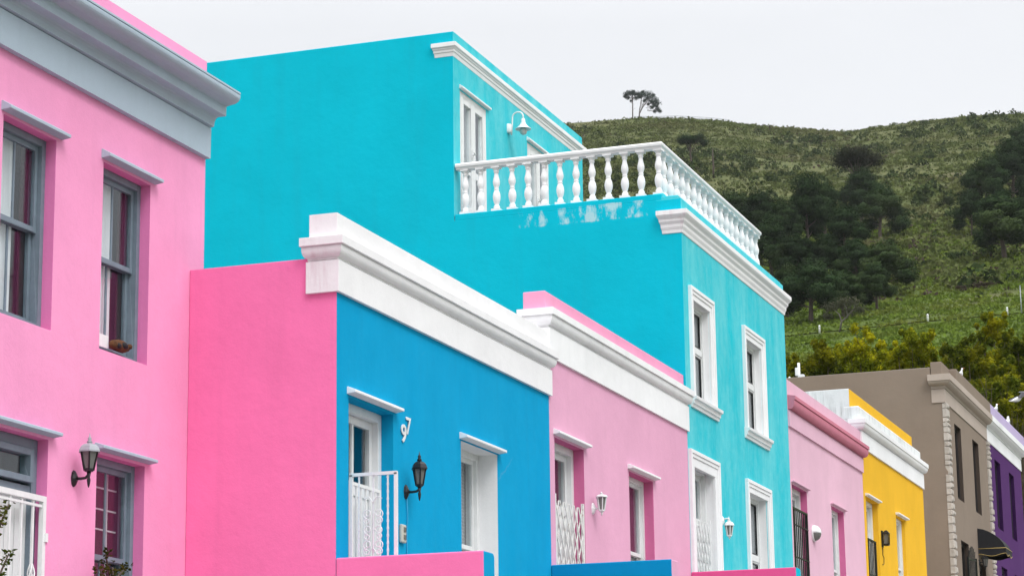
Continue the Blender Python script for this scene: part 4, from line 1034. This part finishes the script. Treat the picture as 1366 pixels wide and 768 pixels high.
PG = 'pines on the hillside'
def plant_tree(t, px, base, top, width, hgt=10.0, wid=6.6, first=False, rz=0.0, label=None, grow=1.0):
    """a copy of a tree standing on the hill where the photograph shows its foot"""
    p, r = hit(px, base); o = t if first else copy_tree(t)
    d = math.sqrt(p.length_squared); pxm = d / FPX
    o.location = p - Vector((0, 0, .2)); h = (base - top) * pxm * 1.03; w = width * pxm
    o.scale = (w * grow / wid, w * grow / wid, h / hgt); o.rotation_euler = (0, 0, rz)
    if label: o['label'] = label
    return o
V3 = [make_tree('pine_tree', 21 + i, 'round', M['pine'], 'dark pine', 'tree', PG) for i in range(4)]
grove = [
 (985, 318, 256, 66, 'dark pine just above the far corner of the balustrade'), (1012, 330, 252, 62, 'dark pine beyond the end of the balustrade rail'),
 (1045, 345, 262, 62, 'dark pine on the upper left side of the left grove'), (1078, 340, 228, 62, 'tall pine with two bare trunks showing in the left grove'),
 (1102, 330, 240, 54, 'slimmer dark pine behind the bare trunks of the left grove'), (1150, 305, 222, 62, 'dark pine directly below the broad flat topped pine'),
 (1174, 320, 245, 64, 'round crowned pine on the right edge of the left grove above its gap'), (1128, 350, 274, 66, 'pine in the middle of the left grove'),
 (1030, 378, 292, 74, 'dark pine beside the cyan house cornice end'), (1066, 385, 308, 70, 'dark pine low in the left grove beside the tall bare trunks'),
 (1100, 385, 312, 60, 'dark pine filling the centre of the left grove'), (1142, 388, 318, 62, 'dark pine behind the lowest round pine of the grove'),
 (1180, 398, 319, 74, 'big rounded pine at the lower right corner of the left grove'), (1082, 432, 345, 84, 'broad pale olive tinged pine lowest in the left grove'),
 (1050, 425, 352, 66, 'dark pine half hidden by the cyan cornice'), (1125, 424, 358, 64, 'pine standing just above the small grey tree'),
 (1170, 414, 350, 54, 'small dense pine under the big rounded pine of the left grove'),
 (1317, 292, 204, 62, 'tall dark pine at the left edge of the right hand grove'), (1352, 280, 184, 66, 'tall pine at the upper right of the right hand grove'),
 (1366, 225, 164, 46, 'highest pine of the right hand grove at the picture edge'), (1297, 317, 252, 42, 'small pine with a visible trunk left of the right hand grove'),
 (1340, 346, 254, 86, 'broad bushy pine lowest in the right hand grove'), (1385, 330, 232, 80, 'pine at the far right edge of the hillside')]
for i, (x, b, tp, w, lab) in enumerate(grove):
    plant_tree(V3[i % 4], x, b, tp, w, 9.9, 7.2, i < 4, rng.uniform(0, 6.2), lab, 1.22)
um = make_tree('umbrella_pine', 31, 'umbrella', M['pine'], 'lone umbrella pine with bare trunk on the open hillside', 'tree', PG)
plant_tree(um, 922, 224, 178, 50, 9.8, 10.2, True, .4)
ft = make_tree('umbrella_pine', 35, 'umbrella', foliage('mauve_green_needles', (.024, .033, .018), (.05, .052, .03), (.055, .045, .036), .15), 'broad flat topped pine standing above the left grove', 'tree', PG)
plant_tree(ft, 1144, 282, 195, 82, 9.9, 10.2, True, 1.9)
sl = make_tree('pine_tree', 41, 'slim', M['hazed_pine'], 'slender pine with upright trunk on the ridge line', 'tree', PG); plant_tree(sl, 844, 158.2, 119, 30, 10, 7.7, True, .29)
le = make_tree('pine_tree', 43, 'leaning', M['hazed_pine'], 'pine leaning right on the ridge line', 'tree', PG); plant_tree(le, 852, 158.2, 121, 30, 9.8, 7.7, True, .29)
def small_tree():
    p, r = hit(1120, 442); t = thing('small_tree', p, 'small grey olive tree with pale crooked trunk below the grove', 'tree'); q = np.random.default_rng(5)
    k = r / 270; m = MB(); m.tube([(0, 0, -.3), (.3, 0, .9), (1.1, 0, 1.4), (1.9, .1, 2.2), (2.4, 0, 3.0)], [.12, .11, .09, .07, .03], 6, 0); m.tube([(.3, 0, .9), (.0, .1, 1.8), (-.8, 0, 2.6)], [.09, .07, .03], 6); m.tube([(1.1, 0, 1.4), (1.0, 0, 2.4), (.6, 0, 3.0)], [.06, .05, .02], 5)
    m.build('trunk', M['palebark'], t, local=True)
    vs, fs = cloud([(-.9, 0, 2.7, 1.1, 1.1, .7), (.5, .2, 3.1, 1.2, 1.1, .6), (1.9, 0, 2.9, 1.2, 1.1, .7), (2.7, 0, 2.0, .8, .8, .6), (-1.5, 0, 1.8, .7, .7, .6), (.9, .8, 2.2, 1.0, .9, .7)], 330, .11, q)
    c = bpy.data.objects.new('crown', mesh_from(vs, fs, 'crown', M['olive'])); COL.objects.link(c); c.parent = t; t.scale = (k,) * 3; t.rotation_euler = (0, 0, -.3)
small_tree()
def dead_trunk():
    p, r = hit(952, 238); t = thing('dead_tree', p, 'bare dead trunk standing right of the lone umbrella pine', 'dead tree'); s = r / FPX
    m = MB(); hh = 42 * s; m.tube([(0, 0, -.3), (.05, 0, hh * .4), (-.05, 0, hh * .75), (.02, 0, hh)], [.28, .22, .16, .07], 6)
    m.build('trunk', M['bark'], t, local=True)
    m = MB()
    for k in range(9): a = k * 2.1; z = hh * (.12 + .08 * k); m.tube([(0, 0, z), (.9 * math.cos(a), .5 * math.sin(a), z + .5)], [.06, .02], 4)
    m.build('branch', M['bark'], t, local=True)
dead_trunk()
def log():
    p, r = hit(1258, 254); t = thing('fallen_tree', p, 'bleached fallen tree lying on the slope between the two groves', 'fallen tree'); m = MB()
    m.tube([(-1.4, 0, .4), (0, 0, .6), (1.6, .2, .4)], [.16, .14, .08], 6)
    for k in range(6): m.tube([(-1 + k * .45, 0, .5), (-1.4 + k * .5, .2, 1.1 + .2 * (k % 2))], [.06, .02], 4)
    m.build('trunk', M['palebark'], t, local=True)
log()
# single bushes that stand out on the slope
def bush_proto(seed, mat, label):
    t = thing('shrub', (0, 0, 0), label, 'shrub', 'shrubs dotted over the hillside'); q = np.random.default_rng(seed); p = random.Random(seed)
    bl = [(p.uniform(-.8, .8), p.uniform(-.8, .8), .35 + p.uniform(0, .35), .6, .6, .42) for _ in range(7)]
    vs, fs = cloud(bl, 190, .085, q); c = bpy.data.objects.new('foliage', mesh_from(vs, fs, 'foliage', mat)); COL.objects.link(c); c.parent = t
    m = MB()
    for k in range(5): m.tube([(0, 0, -.2), (.5 * math.cos(k * 1.3), .5 * math.sin(k * 1.3), .5)], [.05, .02], 5)
    m.build('stem', M['bark'], t, local=True); return t
bushes = [(1231, 273, 20, 'dark shrub left of the pair in the open strip between groves'), (1263, 277, 27, 'wide dark shrub of the pair in the open strip between groves'), (1269, 311, 22, 'dark round shrub halfway down the open strip'), (1274, 349, 23, 'solitary dark shrub low in the open strip between groves'), (1306, 318, 24, 'dark shrub at the foot of the small trunked pine'), (1232, 334, 14, 'small shrub near the middle of the open strip'), (1190, 328, 20, 'shrub at the foot of the right edge pine of the left grove'), (1196, 342, 16, 'low shrub right of the big rounded pine'), (1220, 212, 12, 'small shrub high on the open slope'), (1242, 214, 18, 'olive shrub beside the small shrub high on the open slope'), (1207, 297, 16, 'shrub beside the round crowned pine'), (1343, 396, 12, 'little shrub right of the brown patch'), (1307, 398, 16, 'little shrub below the brown patch'), (1250, 340, 12, 'tiny shrub left of the solitary dark shrub'), (1236, 305, 14, 'small shrub left of the dark round shrub'), (1278, 286, 16, 'low shrub beneath the wide dark shrub')]
BP = [bush_proto(61, M['bush'], 'x'), bush_proto(62, M['bush'], 'x'), bush_proto(63, M['scrub'], 'x')]
for i, (x, y, w, lab) in enumerate(bushes):
    o = BP[i % 3] if i < 3 else copy_tree(BP[i % 3]); p, r = hit(x, y); s = w * r / FPX / 2.5; o.location = p; o.scale = (s, s, s * 1.5); o.rotation_euler = (0, 0, i * 1.7); o['label'] = lab
dp = bush_proto(64, M['dead'], 'x')
for i, (x, y, w, lab) in enumerate(((1302, 387, 64, 'wide brown patch of dried bracken on the right of the open strip'), (1208, 379, 36, 'brown dried bracken right of the big rounded pine'), (1312, 374, 34, 'smaller brown dried bracken patch above the wide one'))):
    o = dp if i == 0 else copy_tree(dp); p, r = hit(x, y); s = w * r / FPX / 2.5; o.location = p; o.scale = (s, s * .8, s * .22); o['label'] = lab
# scrub: uncountable low growth all over the hill
def scrub(name, n, mat, cond, size, seed, per=11, lo=(.5, 1.5), tall=1.0):
    q = np.random.default_rng(seed); az0, az1 = math.atan2(*view_dir(690, 300)[:2]), math.atan2(*view_dir(1400, 300)[:2])
    a = q.uniform(az0, az1, n); r = np.sqrt(q.uniform(cond[0] ** 2, cond[1] ** 2, n)); X = r * np.sin(a); Y = r * np.cos(a)
    keep = (vnoise(X, Y, cond[3], cond[4]) + .55 * vnoise(X, Y, cond[3] * .33, cond[4] + 1) + q.normal(size=n) * .25) > cond[2]
    X, Y, r = X[keep], Y[keep], r[keep]; Z = terrain(X, Y); k = len(X); S = q.uniform(lo[0], lo[1], k) * (.75 + .5 * q.random(k))
    ph = q.random((k, per)) * 2 * np.pi; rd = np.sqrt(q.random((k, per))); hh = (1 - rd ** 2) * .75 * q.uniform(.5, 1, (k, per)) + .08
    P = np.stack([X[:, None] + S[:, None] * rd * np.cos(ph), Y[:, None] + S[:, None] * rd * np.sin(ph), Z[:, None] + S[:, None] * hh * tall], -1).reshape(-1, 3)
    m_ = len(P); A = q.normal(size=(m_, 3)); A /= np.linalg.norm(A, axis=1)[:, None]; B = np.cross(A, q.normal(size=(m_, 3))); B /= np.linalg.norm(B, axis=1)[:, None]
    s = (np.repeat(S, per) * size * q.uniform(.6, 1.3, m_))[:, None]
    V = np.stack([P - A * s, P + B * s * .7, P + A * s, P - B * s * .7], 1).reshape(-1, 3)
    me = bpy.data.meshes.new(name); me.from_pydata(V.tolist(), [], np.arange(len(V)).reshape(-1, 4).tolist()); me.materials.append(mat)
    o = bpy.data.objects.new(name, me); COL.objects.link(o); return o
tag(scrub('scrub', 34000, M['scrub'], (300, 818, -.12, 24, 5), .36, 1, 9, (.35, 1.25)), 'low olive scrub covering the upper hillside', 'scrub', kind='stuff')
tag(scrub('heath', 16000, foliage('pale_heath_leaves', (.078, .096, .028), (.108, .120, .042), (.096, .118, .025), .03, .15), (330, 818, -.15, 40, 8), .34, 6, 8, (.3, 1.0)), 'pale grassy heath between the scrub on the upper hillside', 'heath', kind='stuff')
tag(scrub('bushes', 1500, M['bush'], (290, 780, .15, 30, 12), .2, 14, 60, (.8, 2.2), 1.6), 'dark low bushes scattered over the upper hillside', 'bushes', kind='stuff')
tag(scrub('dead_brush', 5000, M['dead'], (290, 800, .55, 17, 9), .34, 2, 10, (.4, 1.1)), 'brown dried brush in patches on the hillside', 'brush', kind='stuff')
tag(scrub('grass', 30000, foliage('grass_tufts', (.092, .138, .019), (.112, .158, .025), (.135, .148, .030), .08), (130, 430, -.9, 14, 3), .42, 3, 8, (.2, .6)), 'bright green grass tufts along the lower hillside', 'grass', kind='stuff')

# big acacia bushes close behind the houses
def acacia(px, py_top, width, r, depth, mat, label, seed, cat='shrub', tall=None, zdrop=None):
    d = view_dir(px, py_top); hr = math.hypot(d.x, d.y); x, y = d.x / hr * r, d.y / hr * r; ztop = d.z / hr * r; zg = float(terrain(x, y))
    t = thing('acacia_bush', (x, y, zg), label, cat, 'acacia bushes behind the roofs'); H = max(ztop - zg, 1.2); W = 1.55 * width * r / FPX
    q = np.random.default_rng(seed); p = random.Random(seed); m = MB(); bl = []
    side = Vector((d.y, -d.x, 0)).normalized(); fwd = Vector((d.x, d.y, 0)).normalized()
    for k in range(60):
        u = p.uniform(-.5, .5); zz = (1 - p.uniform(.02, .75) ** 1.5) * (1 - .75 * u * u); v = p.uniform(-.5, .5) * depth
        c = side * (u * W) + fwd * v + Vector((0, 0, H * zz)); s = p.uniform(.20, .42) * min(1.5, H / 3 + .3)
        bl.append((c.x, c.y, c.z, s, s, s * .8)); m.tube([(c.x * .2, c.y * .2, -.2), (c.x * .6, c.y * .6, c.z * .5), c], [.07, .04, .015], 5)
        for j in range(4):
            e = c + Vector((p.uniform(-.6, .6), p.uniform(-.6, .6), p.uniform(.1, .9))) * s * 1.7; m.tube([c, e], [.014, .005], 4)
            bl.append((e.x, e.y, e.z, s * .34, s * .34, s * .42))
    m.build('stem', M['twig'], t, local=True, weld=False)
    vs, fs = cloud(bl, 700, .052, q, shell=.6); c = bpy.data.objects.new('foliage', mesh_from(vs, fs, 'foliage', mat)); COL.objects.link(c); c.parent = t
    return t
for a in ((1083, 486, 46, 104, 3, M['acaciad'], 'dark green acacia bush beside the cyan house edge', 71), (1118, 478, 62, 112, 4, M['acacia'], 'yellow flowering acacia bush above the left end of the taupe wall', 72), (1164, 470, 66, 108, 4, M['acacia'], 'golden green acacia bush above the middle of the taupe wall', 73), (1216, 448, 44, 104, 3, M['acacia'], 'upright yellow green acacia left of the taupe corner pier', 74), (1322, 432, 46, 112, 4, M['acacia'], 'tall spiky acacia rising highest on the right', 75), (1352, 468, 66, 98, 5, M['acaciad'], 'dense acacia above the lavender parapet', 76), (1300, 472, 60, 100, 4, M['acaciad'], 'acacia just right of the taupe corner pier', 77), (1390, 452, 60, 104, 5, M['acacia'], 'acacia at the right edge of the picture', 78), (1340, 500, 80, 90, 4, M['acaciad'], 'low dark acacia behind the standing gulls', 79), (1062, 488, 40, 118, 3, M['acaciad'], 'acacia half hidden by the cyan house right edge', 85), (1140, 470, 56, 100, 3, M['acacia'], 'low acacia in front of the two golden acacias', 86), (1190, 480, 50, 116, 3, M['acaciad'], 'darker acacia behind the gap of the golden acacias', 87), (1240, 480, 50, 120, 3, M['acaciad'], 'small acacia behind the bare bush at the taupe pier', 88), (1276, 478, 54, 112, 3, M['acaciad'], 'acacia behind the tangled bare bush', 89), (1100, 478, 50, 98, 3, M['acaciad'], 'small acacia near the antenna', 90)):
    acacia(*a)
def dry_bush(px, py_top, width, r, label, seed, n=70):
    d = view_dir(px, py_top); hr = math.hypot(d.x, d.y); x, y = d.x / hr * r, d.y / hr * r; zg = float(terrain(x, y)); H = d.z / hr * r - zg; W = width * r / FPX
    t = thing('dry_bush', (x, y, zg), label, 'shrub', 'bare brown bushes behind the roofs'); p = random.Random(seed); m = MB()
    for k in range(n):
        a = p.uniform(0, 6.28); s = p.uniform(.05, .55) * W; e = Vector((s * math.cos(a), s * math.sin(a), H * p.uniform(.5, 1.0) * (1 - .5 * (s / (.56 * W)) ** 2)))
        mid = Vector((e.x * .5, e.y * .5, e.z * .6)); m.tube([(e.x * .1, e.y * .1, -.2), mid, e], [.03, .02, .006], 4)
        for j in range(9):
            b = mid.lerp(e, p.uniform(0, .9)); m.tube([b, b + Vector((p.uniform(-.5, .5), p.uniform(-.5, .5), p.uniform(.0, .7)))], [.012, .004], 3)
    m.build('branch', M['twig'], t, local=True, weld=False)
for a in ((1262, 446, 62, 106, 'bare brown bush rising behind the taupe corner pier', 81), (1308, 494, 90, 86, 'tangled bare bush behind the gull on the taupe parapet', 82, 110), (1356, 540, 90, 84, 'tangled bare bush beyond the purple house', 83, 110), (1200, 470, 40, 98, 'thin bare bush between two acacias', 84, 40)):
    dry_bush(*a)

# ------------------------------------------------------------------ small things on the hill
def bollard(px, py, label):
    p, r = hit(px, py); t = thing('bollard', p, label, 'bollard', 'white marker posts along the hill track'); m = MB()
    m.lathe([(.11, -.2), (.11, .62), (.09, .70), (.04, .74)], n=10); m.build('post', M['wmetal'], t, local=True)
    m = MB(); m.lathe([(.114, .50), (.114, .58)], n=10); m.build('reflector', M['greymetal'], t, local=True)
for a in ((1093.5, 447, 'white marker post below the left grove, nearest the cyan house'), (1238, 430.5, 'white marker post on the track in the open middle'), (1344, 421.5, 'white marker post on the track farthest right')): bollard(*a)
def lamp_post():
    p, r = hit(1363, 421); t = thing('pole', p, 'thin grey pole beside the hill track at the right edge', 'pole'); h_ = 36 * r / FPX; m = MB(); m.tube([(0, 0, -.3), (0, 0, h_)], [.07, .045], 8); m.build('shaft', M['greymetal'], t, local=True)
    m = MB(); m.lathe([(.06, h_ - .02), (.075, h_), (.05, h_ + .06), (.01, h_ + .08)], n=8); m.build('cap', M['greymetal'], t, local=True)
lamp_post()
def ridge_fence():
    pts = []
    for x in range(846, 980, 8):
        yy = np.interp(x, [q[0] for q in RIDGE], [q[1] for q in RIDGE]); d = view_dir(x, yy); hr = math.hypot(d.x, d.y); r = 824; P = Vector((d.x / hr * r, d.y / hr * r, 0)); P.z = float(terrain(P.x, P.y)); pts.append(P)
    t = thing('fence', pts[0], 'thin pale rail fence along the ridge under the lone trees', 'fence'); b = pts[0]
    for P in pts: m = MB(); m.tube([P - b + Vector((0, 0, -.4)), P - b + Vector((0, 0, 1.5))], .09, 5); m.build('post', M['greymetal'], t, local=True)
    m = MB(); m.tube([P - b + Vector((0, 0, 1.45)) for P in pts], .09, 5); m.tube([P - b + Vector((0, 0, .9)) for P in pts], .06, 5); m.build('rail', M['greymetal'], t, local=True)
ridge_fence()
def roof_antenna():
    d = view_dir(1066, 502); s = 52.0 / d.y; P = d * s; P.z = 9.1
    t = thing('antenna', P, 'small white antenna and vent pipes on the taupe roof edge', 'antenna'); m = MB(); z0 = .38
    m.tube([(.0, 0, 0), (0, 0, z0 + .45)], .03, 8); m.build('mast', M['wmetal'], t, local=True)
    m = MB(); m.box(-.08, -.02, -.04, .04, z0 + .16, z0 + .34); m.box(.01, .12, -.05, .05, z0 - .02, z0 + .18); m.build('housing', M['wmetal'], t, .01, local=True)
    m = MB(); m.tube([(-.28, 0, 0), (-.28, 0, z0 + .08), (-.2, 0, z0 + .14)], .025, 7); m.tube([(-.42, 0, 0), (-.42, 0, z0 + .05), (-.36, 0, z0 + .10)], .025, 7); m.build('vent_pipe', M['wmetal'], t, local=True)
roof_antenna()

# ------------------------------------------------------------------ gulls
def gull_body(mb):
    spine = [(-.24, .055, .02, .004), (-.17, .06, .04, .018), (-.10, .075, .055, .045), (-.02, .095, .07, .068), (.06, .115, .068, .072), (.11, .145, .052, .056), (.135, .18, .038, .038), (.15, .215, .037, .036), (.175, .225, .028, .026), (.195, .222, .012, .012)]
    rings = []
    for x, z, w, hh in spine: rings.append([(x + (.0 if i else 0), w * math.cos(a), z + hh * math.sin(a)) for i, a in enumerate([2 * math.pi * k / 12 for k in range(12)])])
    mb.loft(rings, 0, True)
def gull(loc, label, rz, flying=False):
    t = thing('gull', loc, label, 'bird', 'gulls at the purple house roof', rz)
    m = MB(); gull_body(m); m.build('body', M['gullw'], t, local=True)
    m = MB(); m.tube([(.19, 0, .222), (.22, 0, .218), (.245, 0, .208)], [.011, .009, .003], 6); m.build('beak', M['orange'], t, local=True)
    for s in (-1, 1):
        w = MB()
        if flying:
            sec = [(.07, .05, .12, .02), (.16, .22, .17, .02), (.12, .42, .13, .014), (-.02, .62, .07, .006), (-.10, .70, .01, .003)]
            zz = [.14, .22, .25, .22, .19]
            rings = [[(x + c * .5, s * y, z), (x, s * y, z + th), (x - c * .6, s * y, z), (x, s * y, z - th)] for (x, y, c, th), z in zip(sec, zz)]
            w.loft(rings, 0, True)
        else:
            sec = [(.09, .055, .115, .03), (.0, .075, .10, .045), (-.12, .06, .085, .03), (-.22, .03, .075, .012), (-.28, .012, .07, .004)]
            w.loft([[(x, s * (y + .012 * math.cos(a)), z + hh * math.sin(a)) for a in [2 * math.pi * k / 8 for k in range(8)]] for x, y, z, hh in sec], 0, True)
        w.build('wing', M['gullg'], t, local=True)
        if not flying:
            for ch in t.children: ch.rotation_euler = (0, -.5, 0)
        if not flying:
            l = MB(); l.tube([(.02, s * .03, .03), (.015, s * .03, -.06)], .007, 6); l.tube([(.0, s * .03, -.058), (.05, s * .035, -.06)], .008, 5); l.build('leg', M['orange'], t, local=True)
    for ch in t.children:
        if ch.name.startswith('leg'): ch.rotation_euler = (0, 0, 0)
    t.scale = (.82, .82, .82); return t
for px, ztop, lab, rz in ((1283, 9.595, 'white gull standing on the taupe parapet', .15), (1327, 9.59, 'gull standing on the start of the lavender parapet', .5), (1342, 9.59, 'gull standing farther right on the lavender parapet', 1.3)):
    d = view_dir(px, 520); X = -8.42; y = d.y * X / d.x; gull((X, y, ztop + .05), lab, rz)
d = view_dir(1357, 537); P = d * (58.0 / d.y); gull(P, 'gull flying with spread wings beyond the lavender parapet', .35, True)

# ------------------------------------------------------------------ haze, light, sky
SUN_EL, SUN_AZ = 50.0, 128.0            # azimuth measured from +Y towards +X
def sun_dir():
    e, a = R(SUN_EL), R(SUN_AZ); return Vector((math.cos(e) * math.sin(a), math.cos(e) * math.cos(a), math.sin(e)))
sl_ = bpy.data.lights.new('sun', 'SUN'); sl_.energy = 1.4; sl_.angle = R(28); sl_.color = (1.0, .985, .965)
so = bpy.data.objects.new('sun', sl_); COL.objects.link(so); so.rotation_euler = (-sun_dir()).to_track_quat('-Z', 'Y').to_euler()
w = bpy.data.worlds.new('World'); sc.world = w; w.use_nodes = True; nt = w.node_tree; nt.nodes.clear()
sky = nd(nt, 'ShaderNodeTexSky', sky_type='NISHITA', sun_disc=False, sun_elevation=R(SUN_EL), sun_rotation=R(SUN_AZ), dust_density=3.0)
tc = nd(nt, 'ShaderNodeTexCoord'); sx = nd(nt, 'ShaderNodeSeparateXYZ'); nt.links.new(tc.outputs['Generated'], sx.inputs[0])
cl = noise(nt, mapping(nt, tc.outputs['Generated'], (2.2, 2.2, 6.0)), 1.6, 5, .55)
up_ = math_(nt, 'MAXIMUM', sx.outputs[2], 0.0)
br = math_(nt, 'MULTIPLY_ADD', math_(nt, 'MAXIMUM', math_(nt, 'SUBTRACT', up_, .32), 0.0), 21.0, 6.15)                         # overcast dome: brighter overhead
br = math_(nt, 'MULTIPLY', br, math_(nt, 'MULTIPLY_ADD', cl.outputs[0], .16, .92))
hs = nd(nt, 'ShaderNodeVectorMath', operation='SCALE'); hs.inputs[0].default_value = (1.0, 1.015, 1.045); nt.links.new(br, hs.inputs['Scale'])
cm = mix(nt, .93, sky.outputs[0], hs.outputs[0])
bg = nd(nt, 'ShaderNodeBackground', {'Strength': .12}); nt.links.new(cm, bg.inputs[0]); wo = nd(nt, 'ShaderNodeOutputWorld'); nt.links.new(bg.outputs[0], wo.inputs[0])
def haze():
    m, n = newmat('thin_haze'); v = nd(n, 'ShaderNodeVolumePrincipled', {'Color': (.93, .95, .97, 1), 'Density': HAZE, 'Anisotropy': 0.0}); o = nd(n, 'ShaderNodeOutputMaterial'); n.links.new(v.outputs[0], o.inputs['Volume'])
    b = MB(); b.box(-1600, 1600, -1600, 1600, -420, 330); ob = b.build('haze', m); ob['kind'] = 'stuff'; tag(ob, 'thin grey haze veiling the ridge of the hill', 'haze')
HAZE = .00005
haze()
vs = sc.view_settings; vs.view_transform = 'Standard'; vs.look = 'None'; vs.exposure = 0.32; vs.gamma = 1.0; vs.use_curve_mapping = False
sc.cycles.max_bounces = 6; sc.cycles.volume_bounces = 0; sc.cycles.transparent_max_bounces = 12
